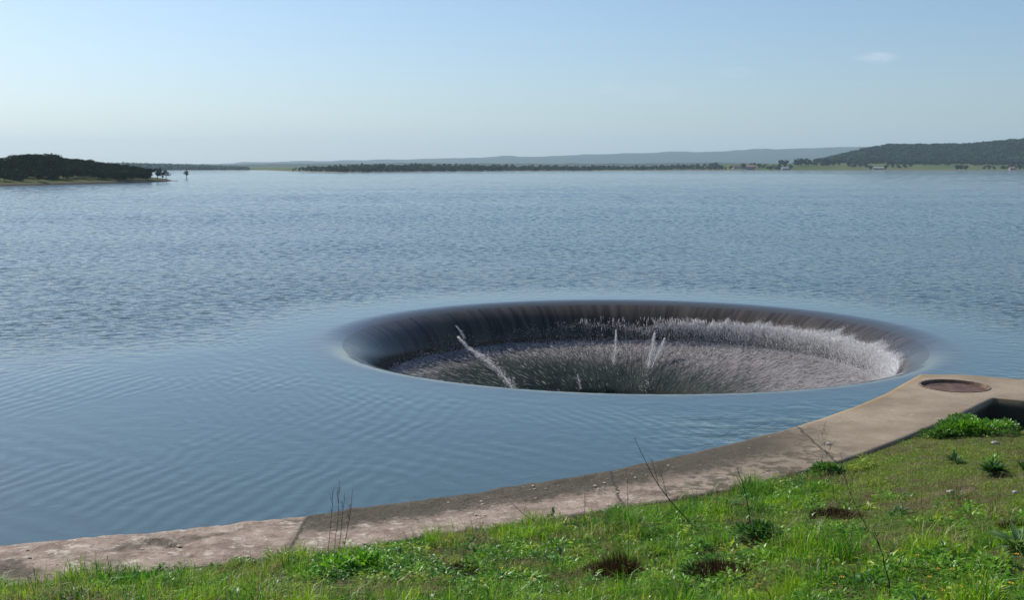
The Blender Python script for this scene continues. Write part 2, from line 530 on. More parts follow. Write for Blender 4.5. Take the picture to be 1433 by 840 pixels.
def build_spray():
    PP, LL, WW, DD = [], [], [], []

    def add(a, r, z, L, W, sl, up):
        n = len(a)
        PP.append(np.stack([HC[0] + r * np.cos(a), HC[1] + r * np.sin(a), z], -1))
        DD.append(np.stack([-np.cos(a) * sl + rng.normal(0, .22, n), -np.sin(a) * sl + rng.normal(0, .22, n), up], -1))
        LL.append(L); WW.append(W)
    # the sheet breaking up on the wall: white at its upper edge, thinning down; strongest on the right
    n = 170000
    a = rng.uniform(-0.9, 2.6, n)
    side = smooth(1.6, 0.8, a) * smooth(-0.75, -0.2, a)
    dens = 0.004 + 0.035 * smooth(2.3, 1.4, a) * smooth(-.8, -.2, a) + 0.9 * side
    k = rng.uniform(0, 1, n) < dens; a, side = a[k], side[k]; n = len(a)
    burst = fbm(a * 34 + 30, a * 0 + 2, 5, 3)
    toph = -0.98 + 0.34 * side + 0.34 * (burst - .35) + 0.30 * (fbm(a * 5 + 3, a * 0 + 7, 12, 2) - .5) + rng.normal(0, .07, n)
    z = toph - rng.exponential(0.16 + 0.26 * side, n); z = np.maximum(z, -1.62 + rng.uniform(0, .1, n))
    q = np.clip(-z / DROP, 0, 1); r = R_OUT - (R_OUT - R_IN) * np.sqrt(np.maximum(1 - (1 - q) ** 2, 0))
    r = r - 0.04 - rng.exponential(0.10, n)
    add(a, r, z, rng.uniform(0.015, 0.06, n), rng.uniform(0.003, 0.009, n), 0.3, rng.uniform(0.2, 1.0, n))
    # splash at the foot of the wall, all round
    n = 9000
    a = rng.uniform(-math.pi, math.pi, n)
    hgt = np.abs(rng.normal(0, 0.16, n)) * (0.4 + fbm(a * 9, a * 0, 6, 3))
    r = 8.9 - rng.exponential(0.3, n)
    z = np.interp(-r, -fun_r, fun_z) + hgt + 0.02
    add(a, r, z, rng.uniform(0.02, 0.09, n), rng.uniform(0.003, 0.009, n), 0.4, np.ones(n))
    # over the funnel, thinning toward the dark middle
    m2 = 46000
    a = rng.uniform(-math.pi, math.pi, m2)
    r = np.sqrt(rng.uniform(3.6 ** 2, 8.8 ** 2, m2))
    k = rng.uniform(0, 1, m2) < 0.03 + 0.97 * smooth(5.2, 8.2, np.hypot(r * np.cos(a) + 1.3, r * np.sin(a) - .4) + 2.4 * (fbm(np.cos(a) * 4 + 9, np.sin(a) * 4 + 9, 8, 3) - .5)); a, r = a[k], r[k]; m2 = len(a)
    z = np.interp(-r, -fun_r, fun_z) + np.abs(rng.normal(0, 0.10, m2)) + 0.03
    add(a, r, z, rng.uniform(0.02, 0.07, m2), rng.uniform(0.002, 0.006, m2), 0.6, rng.uniform(0.2, 1.0, m2))
    # torn ropes of white water down the sunlit wall
    n = 2600
    a = rng.uniform(-0.5, 1.7, n); k = rng.uniform(0, 1, n) < 0.15 + .85 * smooth(1.5, .8, a); a = a[k]; n = len(a)
    z = -0.66 - rng.exponential(0.26, n); z = np.maximum(z, -1.5)
    q = np.clip(-z / DROP, 0, 1); r = R_OUT - (R_OUT - R_IN) * np.sqrt(np.maximum(1 - (1 - q) ** 2, 0)) - 0.05 - rng.exponential(.06, n)
    add(a, r, z, rng.uniform(0.10, 0.42, n), rng.uniform(0.004, 0.014, n), 0.25, np.ones(n))
    # long thin streaks sliding down the funnel
    n = 22000
    a = rng.uniform(-math.pi, math.pi, n); r = np.sqrt(rng.uniform(4.5 ** 2, 8.8 ** 2, n))
    k = rng.uniform(0, 1, n) < 0.10 + 0.90 * smooth(5.4, 8.4, np.hypot(r * np.cos(a) + 1.3, r * np.sin(a) - .4)); a, r = a[k], r[k]; n = len(a)
    z = np.interp(-r, -fun_r, fun_z) + 0.06 + np.abs(rng.normal(0, .05, n))
    PP.append(np.stack([HC[0] + r * np.cos(a), HC[1] + r * np.sin(a), z], -1))
    DD.append(np.stack([-np.cos(a) + rng.normal(0, .06, n), -np.sin(a) + rng.normal(0, .06, n), -.25 + rng.normal(0, .05, n)], -1))
    LL.append(rng.uniform(.10, .55, n)); WW.append(rng.uniform(.0015, .0042, n))
    me = drops_mesh('spray', np.concatenate(PP), np.concatenate(LL), np.concatenate(WW), np.concatenate(DD))
    o = link('spray', me, M_SPRAY)
    tag(o, 'white splashing spray thrown up around the inside of the spillway funnel', 'spray', kind='stuff')


build_spray()


def jet(pts, dist, n, wid, label):
    """a falling streak of water drops along a curve through picture points at given distances"""
    pts = np.array([at_d(px, py, d) for (px, py), d in zip(pts, dist)])
    u = np.sort(rng.uniform(0, 1, n)) ** 1.2
    s = np.linspace(0, 1, len(pts))
    P = np.stack([np.interp(u, s, pts[:, i]) for i in range(3)], -1)
    T = np.stack([np.interp(np.minimum(u + 0.02, 1.0), s, pts[:, i]) - np.interp(np.maximum(u - 0.02, 0), s, pts[:, i]) for i in range(3)], -1)
    base = pts[-1].copy()
    P = P + rng.normal(0, 1, (n, 3)) * (wid * (0.15 + 0.85 * u))[:, None] - base
    bm = bmesh.new(); tube(bm, [tuple(q - base) for q in pts], .007, wid * .09, 6)
    bmesh.ops.triangulate(bm, faces=bm.faces)
    me = drops_mesh('water_jet', P, rng.uniform(0.03, 0.14, n), rng.uniform(0.003, 0.008, n), T + rng.normal(0, .02, T.shape))
    bm.from_mesh(me); bm.to_mesh(me); bm.free()
    o = link('water_jet', me, M_SPRAY, loc=tuple(base))
    tag(o, label, 'water jet', 'streaks of water falling in the spillway')
    return o


jet([(641, 472), (655, 487), (675, 500), (695, 516), (712, 535), (720, 548)], [46.4, 46.0, 45.4, 44.7, 43.8, 43.2], 1500, 0.13, 'long curved white streak of water at left inside the spillway')
jet([(638, 456), (645, 464), (651, 474)], [46.9, 46.7, 46.5], 160, 0.04, 'short white spurt of water above the long curved streak')
jet([(862, 462), (862, 475), (861, 492), (858, 510)], [48.5, 48, 47.5, 46.5], 320, 0.08, 'thin upright white streak of water right of the funnel middle')
jet([(916, 466), (913, 485), (908, 505), (905, 528), (903, 548)], [48, 47.5, 47, 46, 45], 900, 0.15, 'tall pale streak of water right of the thin upright one')
jet([(930, 474), (926, 486), (919, 498), (912, 515)], [47.8, 47.4, 47, 46.5], 600, 0.14, 'slanting pale streak of water joining the tall one')
jet([(808, 524), (811, 535), (813, 548)], [45.6, 45.3, 45], 70, 0.05, 'small white spurt of water by the near edge of the funnel')


# ------------------------------------------------------------------ WALL
def build_wall():
    t = empty('concrete_wall', (float(at(900, 690, 0)[0]), float(at(900, 690, 0)[1]), 0))
    tag(t, 'low weathered concrete wall with a broad flat top curving along the water', 'wall')
    xs = np.concatenate([np.linspace(-400, -60, 40), np.arange(-59, -12, 0.5), np.arange(-12, 16, 0.11), np.arange(16, 60, 0.5), np.linspace(61, 400, 40)])
    for c in (we[-5, 0], ):
        pass
    xs = np.unique(np.concatenate([xs, [we[16, 0], ne[16, 0]]]))
    nv = 18
    e1 = (fbm(xs * 1.7, xs * 0 + 3, 21, 4) - 0.5) * 0.16 + (fbm(xs * 7, xs * 0 + 8, 23, 2) - 0.5) * 0.05
    e2 = (fbm(xs * 1.4, xs * 0 + 9, 22, 4) - 0.5) * 0.10
    # rougher to the left, clean cast to the right
    rg = smooth(8.0, 2.0, xs) * 0.8 + 0.2
    e1 = e1 * rg; e2 = e2 * rg
    Y1 = yw(xs) + e1; Y0 = yn(xs) + e2
    vs = np.linspace(0, 1, nv)
    rows = []
    XX = np.repeat(xs[None], nv, 0); YY = Y0[None] + (Y1 - Y0)[None] * vs[:, None]
    rough = rg[None]
    ZZ = WT + rough * ((fbm(XX * 1.1, YY * 1.1, 31, 4) - 0.5) * 0.07 + (fbm(XX * 5.5, YY * 5.5, 35, 3) - 0.5) * 0.045)
    ZZ[0] -= 0.03 * rough[0]; ZZ[-1] -= 0.05 * rough[0] * (0.5 + fbm(xs * 3, xs * 0, 36))
    top = np.stack([XX, YY, ZZ], -1)
    und = smooth(10.2, 11.6, xs)
    under0 = np.stack([xs, Y0 - 0.01 + und * 1.15, -2.0 + und * 0.9], -1)  # undercut added at the right so the dry face turns down and darkens
    under1 = np.stack([xs, Y1 + 0.05, np.full_like(xs, -2.0)], -1)
    g = np.concatenate([under0[None], top, under1[None]], 0)
    nr = nv + 2; nc = len(xs)
    V = g.reshape(-1, 3)
    f = grid_faces(nr, nc)
    uvv = np.stack([np.repeat(xs[None], nr, 0), np.repeat(np.concatenate([[-0.5], vs, [1.5]])[:, None], nc, 1)], -1).reshape(-1, 2)
    # close underside and ends so the hatch can be cut
    bot = np.stack([np.arange(nc - 1) + 1, np.arange(nc - 1), (nr - 1) * nc + np.arange(nc - 1), (nr - 1) * nc + np.arange(nc - 1) + 1], -1)
    f = np.concatenate([f, bot])
    me = np_mesh('wall_slab', V, f, uv=uvv)
    bm = bmesh.new(); bm.from_mesh(me)
    be = [e for e in bm.edges if e.is_boundary]
    bmesh.ops.holes_fill(bm, edges=be, sides=0)
    bmesh.ops.recalc_face_normals(bm, faces=bm.faces)
    bm.to_mesh(me); bm.free()
    # --- material
    m, nt, out = mat('weathered_concrete')
    pos = geo_pos(nt)
    uvn = N(nt, 'ShaderNodeUVMap', uv_map='uv')
    su = N(nt, 'ShaderNodeSeparateXYZ'); nt.links.new(uvn.outputs[0], su.inputs[0])
    U, V_ = su.outputs[0], su.outputs[1]
    big = noise_n(nt, pos, 0.7, 5, 0.6); med = noise_n(nt, pos, 3.0, 6, 0.65); fine = noise_n(nt, pos, 14.0, 5, 0.7)
    flat = mapping(nt, pos, (1.0, 1.25, 1), (0, 0, R(35)))
    flake = noise_n(nt, flat, 3.6, 6, 0.72, 0.4)
    tan = mixc(nt, ramp(nt, big, (0.3, 0.7, 0, 1)), (0.25, 0.19, 0.125), (0.41, 0.325, 0.23))
    tan = mixc(nt, ramp(nt, flake, (0.42, 0.30, 0, 0.6)), tan, (0.15, 0.12, 0.085))
    tan = mixc(nt, ramp(nt, flake, (0.62, 0.72, 0, 0.7)), tan, (0.52, 0.46, 0.37))
    tan = mixc(nt, ramp(nt, fine, (0.35, 0.7, 0, 0.5)), tan, (0.23, 0.185, 0.135))
    left = ramp(nt, math_n(nt, 'ADD', U, math_n(nt, 'MULTIPLY', big, 3.0)), (3.0, 8.0, 1, 0))
    pink = mixc(nt, ramp(nt, med, (0.3, 0.7, 0, 1)), (0.23, 0.165, 0.125), (0.47, 0.36, 0.28))
    pale = mixc(nt, ramp(nt, flake, (0.52, 0.66, 0, 0.9)), pink, (0.64, 0.56, 0.46))
    c = mixc(nt, left, tan, pale)
    # dark olive damp band along the water in the middle stretch
    mid = math_n(nt, 'MULTIPLY', ramp(nt, math_n(nt, 'ADD', U, math_n(nt, 'MULTIPLY', fine, 0.25)), (-3.42, -3.22, 0, 1)), ramp(nt, U, (5.0, 7.4, 1, 0)))
    bw = math_n(nt, 'ADD', V_, math_n(nt, 'MULTIPLY', math_n(nt, 'SUBTRACT', med, 0.5), 0.9))
    damp = math_n(nt, 'MULTIPLY', mid, ramp(nt, bw, (0.38, 0.62, 0, 0.88)))
    damp2 = math_n(nt, 'MULTIPLY', ramp(nt, U, (1.5, 3.5, 0, 1)), math_n(nt, 'MULTIPLY', ramp(nt, U, (6.0, 7.6, 1, 0)), ramp(nt, med, (0.42, 0.56, 0.75, 0.1))))
    damp = math_n(nt, 'MAXIMUM', damp, damp2)
    spots = math_n(nt, 'MULTIPLY', ramp(nt, U, (-2.6, -3.4, 0, 1)), ramp(nt, noise_n(nt, pos, 0.9, 4, 0.6), (0.55, 0.68, 0, 0.75)))
    damp = math_n(nt, 'MAXIMUM', damp, spots)
    c = mixc(nt, damp, c, mixc(nt, ramp(nt, fine, (0.3, 0.7, 0, 1)), (0.035, 0.033, 0.02), (0.09, 0.075, 0.048)))
    # open joints across the wall
    for ju in (-9.6, -3.42, 1.9, 6.45):
        jd = math_n(nt, 'ABSOLUTE', math_n(nt, 'ADD', math_n(nt, 'SUBTRACT', U, ju), math_n(nt, 'MULTIPLY', math_n(nt, 'SUBTRACT', med, 0.5), 0.22)))
        c = mixc(nt, ramp(nt, jd, (0.012, 0.045, 0.8, 0)), c, (0.05, 0.042, 0.03))
    # rusty algae line just above the water on the clean part
    edge = math_n(nt, 'MULTIPLY', ramp(nt, V_, (0.86, 1.0, 0, 0.7)), ramp(nt, U, (6, 9, 0, 1)))
    c = mixc(nt, edge, c, (0.26, 0.17, 0.08))
    c = mixc(nt, math_n(nt, 'MULTIPLY', ramp(nt, V_, (-0.10, -0.02, 0.85, 0)), ramp(nt, U, (6, 9, 0, 1))), c, (0.035, 0.032, 0.026))  # shade of the right-hand dry face painted near-black into the concrete colour
    p = N(nt, 'ShaderNodeBsdfPrincipled'); p.inputs['Roughness'].default_value = 0.9; p.inputs['Specular IOR Level'].default_value = 0.25
    nt.links.new(c, p.inputs['Base Color'])
    hh = math_n(nt, 'ADD', math_n(nt, 'MULTIPLY', flake, 0.6), math_n(nt, 'ADD', math_n(nt, 'MULTIPLY', med, 0.4), math_n(nt, 'MULTIPLY', fine, 0.25)))
    b = N(nt, 'ShaderNodeBump')
    nt.links.new(math_n(nt, 'ADD', math_n(nt, 'MULTIPLY', left, 0.07), 0.012), b.inputs['Distance'])
    nt.links.new(hh, b.inputs['Height']); nt.links.new(b.outputs[0], p.inputs['Normal'])
    nt.links.new(p.outputs[0], out.inputs['Surface'])
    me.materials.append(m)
    # cut the round hatch well
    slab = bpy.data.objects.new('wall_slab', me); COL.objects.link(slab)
    bm = bmesh.new()
    bmesh.ops.create_cone(bm, cap_ends=True, segments=64, radius1=HATCH_R, radius2=HATCH_R, depth=0.6)
    cm = bpy.data.meshes.new('cutter'); bm.to_mesh(cm); bm.free()
    cut = bpy.data.objects.new('cutter', cm); COL.objects.link(cut)
    cut.location = (HATCH[0], HATCH[1], WT + 0.18)
    md = slab.modifiers.new('b', 'BOOLEAN'); md.operation = 'DIFFERENCE'; md.solver = 'EXACT'; md.object = cut
    bpy.context.view_layer.update()
    dg = bpy.context.evaluated_depsgraph_get()
    me2 = bpy.data.meshes.new_from_object(slab.evaluated_get(dg), preserve_all_data_layers=True, depsgraph=dg)
    slab.modifiers.clear(); slab.data = me2
    bpy.data.objects.remove(cut)
    slab.parent = t; slab.matrix_parent_inverse = Matrix.Translation(t.location).inverted()
    # rusty cover lying low in the well, with its rim
    bm = bmesh.new()
    bmesh.ops.create_cone(bm, cap_ends=True, segments=64, radius1=HATCH_R - 0.015, radius2=HATCH_R - 0.015, depth=0.04)
    bmesh.ops.translate(bm, verts=bm.verts, vec=(0, 0, 0.0))
    cmx = bpy.data.meshes.new('hatch_cover'); bm.to_mesh(cmx); bm.free()
    hc = link('hatch_cover', cmx, plain('rusty_plate', (0.115, 0.065, 0.05), 0.75, 0.45, 4, 0.005), t)
    hc.location = (HATCH[0] - t.location.x, HATCH[1] - t.location.y, WT - 0.085)
    bm = bmesh.new()
    rim = []
    for (rr_, zz_) in ((HATCH_R - 0.02, -0.10), (HATCH_R - 0.02, 0.02), (HATCH_R + 0.045, 0.02), (HATCH_R + 0.045, -0.10)):
        rim.append([bm.verts.new((rr_ * math.cos(k / 96 * 6.28318), rr_ * math.sin(k / 96 * 6.28318), zz_)) for k in range(96)])
    for q in range(3):
        for k in range(96):
            bm.faces.new((rim[q][k], rim[q][(k + 1) % 96], rim[q + 1][(k + 1) % 96], rim[q + 1][k]))
    fr = finish(bm, 'hatch_frame', plain('rusty_frame', (0.20, 0.135, 0.09), 0.8, 0.4, 5, 0.004), t, False)
    fr.location = (HATCH[0] - t.location.x, HATCH[1] - t.location.y, WT)
    tag(hc, 'round rusty brown cover sunk in the wall top')
    return t


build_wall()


# ------------------------------------------------------------------ GROUND
def build_ground():
    ys = np.concatenate([[-260, -150, -90, -50, -30, -18, -10, -4], np.arange(0, 8, 0.6), np.linspace(8, 30, 110)])
    # grid in x and in distance before the wall line, so the sheet ends exactly under the wall
    xs = np.concatenate([[-390, -250, -150, -90, -60, -40, -30, -22], np.arange(-17, 20, 0.2), [21, 24, 30, 40, 60, 100, 180, 380]])
    ss = np.concatenate([[-0.6, -0.15, 0.0], np.arange(0.15, 16, 0.16), [16.5, 17.5, 19, 21, 24, 28, 34, 45, 70, 120, 220, 400]])
    XX, SS = np.meshgrid(xs, ss, indexing='ij')
    YY = yn(XX) - SS
    ZZ = ground_z(XX, YY)
    ZZ = np.where(SS < 0, ZZ - 0.02, ZZ)
    v = np.stack([XX, YY, ZZ], -1).reshape(-1, 3)
    me = np_mesh('ground', v, grid_faces(len(xs), len(ss))[:, ::-1], smooth_sh=True)
    m, nt, out = mat('turf_soil')
    pos = geo_pos(nt)
    big = noise_n(nt, pos, 0.45, 4, 0.6); med = noise_n(nt, pos, 2.2, 5, 0.65); fine = noise_n(nt, pos, 16, 5, 0.7)
    soil = mixc(nt, ramp(nt, fine, (0.3, 0.7, 0, 1)), (0.05, 0.036, 0.022), (0.19, 0.135, 0.085))
    turf = mixc(nt, ramp(nt, fine, (0.3, 0.7, 0, 1)), (0.05, 0.09, 0.014), (0.15, 0.20, 0.04))
    c = mixc(nt, ramp(nt, med, (0.46, 0.64, 0, 0.85)), turf, soil)
    bare = math_n(nt, 'MULTIPLY', ramp(nt, N(nt, 'ShaderNodeSeparateXYZ').outputs[0], (0, 1, 1, 1)), ramp(nt, big, (0.56, 0.70, 0, 0.7)))
    c = mixc(nt, bare, c, (0.24, 0.17, 0.12))
    p = N(nt, 'ShaderNodeBsdfPrincipled'); p.inputs['Roughness'].default_value = 0.95; p.inputs['Specular IOR Level'].default_value = 0.1
    nt.links.new(c, p.inputs['Base Color'])
    b = N(nt, 'ShaderNodeBump'); b.inputs['Distance'].default_value = 0.06
    nt.links.new(math_n(nt, 'ADD', fine, med), b.inputs['Height']); nt.links.new(b.outputs[0], p.inputs['Normal'])
    nt.links.new(p.outputs[0], out.inputs['Surface'])
    tag(link('ground', me, m), 'rough grassy bank sloping down to the concrete wall', 'ground', kind='structure')


build_ground()


# ------------------------------------------------------------------ GRASS
def in_view(P, margin=0.12):
    c, s = math.cos(PITCH), math.sin(PITCH)
    d = P - np.array([0, 0, H])
    w = d[:, 1] * c - d[:, 2] * s
    u = d[:, 1] * s + d[:, 2] * c
    px = CX + F * d[:, 0] / w; py = CY - F * u / w
    return (w > 1) & (px > -120 - 1433 * margin) & (px < 1433 * (1 + margin) + 120) & (py < 840 * (1 + margin) + 100)


def px_of(P):
    c, s = math.cos(PITCH), math.sin(PITCH)
    d = P - np.array([0, 0, H])
    w = d[:, 1] * c - d[:, 2] * s
    u = d[:, 1] * s + d[:, 2] * c
    return CX + F * d[:, 0] / w, CY - F * u / w


def blades_mesh(name, P, h, w, az, lean, col):
    n = len(P)
    ca, sa = np.cos(az), np.sin(az)
    dirv = np.stack([ca, sa, 0 * ca], -1)
    side = np.stack([-sa, ca, 0 * ca], -1)
    tw = rng.uniform(-0.9, 0.9, n)
    side = side * np.cos(tw)[:, None] + dirv * np.sin(tw)[:, None]
    h = h[:, None]; w = w[:, None]; lean = lean[:, None]
    up = np.array([0, 0, 1.0])
    p1 = P + up * h * 0.55 + dirv * h * lean * 0.28
    p2 = P + up * h * (1 - 0.35 * np.minimum(lean, 1.6)) + dirv * h * lean * 0.95
    v = np.stack([P - side * w * .5, P + side * w * .5, p1 + side * w * .42, p1 - side * w * .42, p2], 1).reshape(-1, 3)
    k = np.arange(n)[:, None] * 5
    q = np.array([[0, 1, 2, 3]]) + k
    t = np.array([[3, 2, 4]]) + k
    cc = np.repeat(col, 5, 0)
    return np_mesh(name, v, q, t, col=cc)


def scatter(n, x0=-13, x1=17, y0=5, y1=30, edge=0.02):
    x = rng.uniform(x0, x1, n); y = rng.uniform(y0, y1, n)
    k = y < yn(x) - edge
    x, y = x[k], y[k]
    P = np.stack([x, y, ground_z(x, y) - 0.01], -1)
    return P[in_view(P)]


def lush(P):
    """how tall and green the growth is, 0..1"""
    px, py = px_of(P)
    l = fbm(P[:, 0] * 0.55 + 11, P[:, 1] * 0.55 + 4, 41, 3)
    l = smooth(0.28, 0.56, l)
    turf = smooth(1120, 1250, px) * smooth(745, 690, py)         # short turf on the far right
    l = l * (1 - 0.85 * turf)
    l = np.maximum(l, 0.75 * smooth(2.2, 0.5, yn(P[:, 0]) - P[:, 1]) * smooth(8.5, 6.0, P[:, 0]))
    return l, turf


def leafy(P):
    """patches where broad-leaved weeds crowd the grass out"""
    return smooth(0.50, 0.60, fbm(P[:, 0] * 0.8 + 33, P[:, 1] * 0.8 + 3, 91, 4))


def thatch(P):
    """patches of dead brown growth"""
    return smooth(0.54, 0.62, fbm(P[:, 0] * 1.15 + 15, P[:, 1] * 1.15 + 61, 95, 3))


def build_grass():
    P = scatter(1150000)
    l, turf = lush(P)
    fine = fbm(P[:, 0] * 2.6, P[:, 1] * 2.6, 51, 3)
    hole = smooth(0.47, 0.38, fine) * (1 - 0.35 * l) * (1 - .6 * turf)
    lf, th = leafy(P) * (1 - turf), thatch(P)
    keep = rng.uniform(0, 1, len(P)) < np.clip((0.55 + 0.55 * np.maximum(l, turf)) * (1 - 0.8 * hole) * (1 - .45 * lf) * (1 - .6 * th), 0, 1)
    P, l, turf, fine, lf, th = P[keep], l[keep], turf[keep], fine[keep], lf[keep], th[keep]
    n = len(P)
    tuft = fbm(P[:, 0] * 3.4, P[:, 1] * 3.4, 61, 3)
    tall = fbm(P[:, 0] * 0.9 + 7, P[:, 1] * 0.9 + 2, 67, 2)
    h = (0.05 + 0.20 * l * (0.12 + 1.3 * smooth(.40, .72, tuft)) * (0.45 + 0.9 * smooth(.35, .65, tall))) * rng.uniform(0.5, 1.35, n) * (1 - 0.3 * turf) * (1 - .4 * lf)
    w = rng.uniform(0.005, 0.012, n)
    az = rng.uniform(0, 2 * math.pi, n)
    lean = np.abs(rng.normal(0.85, 0.6, n))
    g1 = np.array([0.16, 0.37, 0.014]); g2 = np.array([0.31, 0.49, 0.022]); g3 = np.array([0.065, 0.21, 0.016])
    yl = np.array([0.26, 0.24, 0.07]); st = np.array([0.42, 0.34, 0.20])
    mixv = fbm(P[:, 0] * 1.9 + 70, P[:, 1] * 1.9 + 70, 71, 3)[:, None] + rng.normal(0, 0.10, (n, 1))
    col = g1 + (g2 - g1) * smooth(0.45, 0.7, mixv) + (g3 - g1) * smooth(0.48, 0.32, mixv)
    ty = np.array([0.25, 0.33, 0.04])
    col = col + (ty - col) * (turf * .7)[:, None]
    dryp = np.clip(0.05 + 0.22 * (1 - l) * (1 - turf) + 0.16 * turf + .5 * th, 0, 0.9)
    isd = rng.uniform(0, 1, n) < dryp
    dm = rng.uniform(0, 1, (n, 1))
    dcol = yl * (1 - dm) + st * dm
    col[isd] = dcol[isd]
    col *= rng.uniform(0.7, 1.2, (n, 1))
    tag(link('grass', blades_mesh('grass', P, h, w, az, lean, col), M_BLADE), 'bright green grass and short yellowing turf covering the bank', 'grass', kind='stuff')

    # dead straw and brown thatch
    P = scatter(200000)
    l, turf = lush(P)
    th = thatch(P)
    sel = fbm(P[:, 0] * 1.1 + 5, P[:, 1] * 1.1 + 9, 81, 3)
    keep = rng.uniform(0, 1, len(P)) < (0.03 + 0.16 * smooth(0.5, 0.64, sel) + 0.8 * th * (1 - .5 * turf))
    P, th = P[keep], th[keep]; n = len(P)
    h = rng.uniform(0.06, 0.24, n); lean = rng.uniform(0.4, 2.3, n)
    br = np.clip(rng.uniform(0, 1, (n, 1)) - .35 * th[:, None], 0, 1)
    col = np.array([0.50, 0.42, 0.27]) * br + np.array([0.095, 0.058, 0.035]) * (1 - br)
    tag(link('dead_grass', blades_mesh('dead_grass', P, h, rng.uniform(0.003, 0.008, n), rng.uniform(0, 6.3, n), lean, col), M_DRY),
        'dry straw coloured stalks and brown thatch lying among the green grass', 'dead grass', kind='stuff')


build_grass()


def leaves_mesh(name, P, D, U, L, W, col):
    """leaf: six-point folded blade along D, normal about U"""
    n = len(P)
    D = D / np.linalg.norm(D, axis=1, keepdims=True)
    S = np.cross(D, U); S /= np.maximum(np.linalg.norm(S, axis=1, keepdims=True), 1e-6)
    Nn = np.cross(S, D)
    L = L[:, None]; W = W[:, None]
    m1 = P + D * L * 0.35 + Nn * L * 0.05; m2 = P + D * L * 0.7 - Nn * L * 0.02
    v = np.stack([P, m1 + S * W * .5 + Nn * W * .12, m2 + S * W * .4 + Nn * W * .1, P + D * L - Nn * L * .12, m2 - S * W * .4 + Nn * W * .1, m1 - S * W * .5 + Nn * W * .12, m1, m2], 1).reshape(-1, 3)
    k = np.arange(n)[:, None, None] * 8
    q = (np.array([[6, 1, 2, 7], [5, 6, 7, 4]])[None] + k).reshape(-1, 4)
    t = (np.array([[0, 1, 6], [0, 6, 5], [7, 2, 3], [4, 7, 3]])[None] + k).reshape(-1, 3)
    return np_mesh(name, v, q, t, col=np.repeat(col, 8, 0))


def build_weeds():
    # leafy ground cover in clumps
    C = scatter(19000, edge=0.08)
    l, turf = lush(C)
    k = rng.uniform(0, 1, len(C)) < (0.14 + 0.86 * leafy(C) * (1 - .8 * thatch(C))) * (1 - 0.93 * turf)
    C = C[k]
    Ps, Ds, Us, Ls, Ws, Cs = [], [], [], [], [], []
    for c in C:
        n = int(rng.integers(22, 60)); rad = rng.uniform(0.07, 0.22); hh = rng.uniform(0.05, 0.12) + 0.2 * rng.uniform() ** 3
        a = rng.uniform(0, 6.283, n); q = np.sqrt(rng.uniform(0, 1, n)) * rad
        z = rng.uniform(0.01, 1, n) * hh * (1.15 - q / rad)
        Ps.append(np.stack([c[0] + q * np.cos(a), c[1] + q * np.sin(a), c[2] + z], -1))
        Ds.append(np.stack([np.cos(a) + rng.normal(0, .5, n), np.sin(a) + rng.normal(0, .5, n), rng.uniform(-.1, .9, n)], -1))
        Us.append(np.stack([rng.normal(0, .3, n), rng.normal(0, .3, n), np.ones(n)], -1))
        big = rng.uniform(0.5, 1.6)
        Ls.append(rng.uniform(0.035, 0.09, n) * big); Ws.append(rng.uniform(0.012, 0.034, n) * big)
        base = np.array([[0.13, 0.31, 0.02], [0.20, 0.40, 0.03], [0.07, 0.20, 0.035], [0.34, 0.44, 0.04]])[rng.choice(4, p=[.4, .33, .17, .10])]
        Cs.append(base * rng.uniform(0.7, 1.3, (n, 1)))
    me = leaves_mesh('leafy_weeds', *[np.concatenate(z) for z in (Ps, Ds, Us, Ls, Ws, Cs)])
    tag(link('leafy_weeds', me, M_LEAF), 'low leafy green weeds growing in patches through the grass', 'weeds', kind='stuff')


build_weeds()


# ------------------------------------------------------------------ single plants
def ground_at(px, py):
    """where the ray through a picture point meets the bank"""
    d = ray(px, py); lo = None
    for t in np.arange(6, 34, 0.02):
        p = np.array([d[0] * t, d[1] * t, H + d[2] * t])
        if p[1] > yn(p[0]) - 0.03:
            q = at(px, py, 0.0); y = yn(q[0]) - 0.05
            return np.array([q[0], y, ground_z(q[0], y)])
        if p[2] <= ground_z(p[0], p[1]): return np.array([p[0], p[1], ground_z(p[0], p[1])])
    return at(px, py, 0.0)


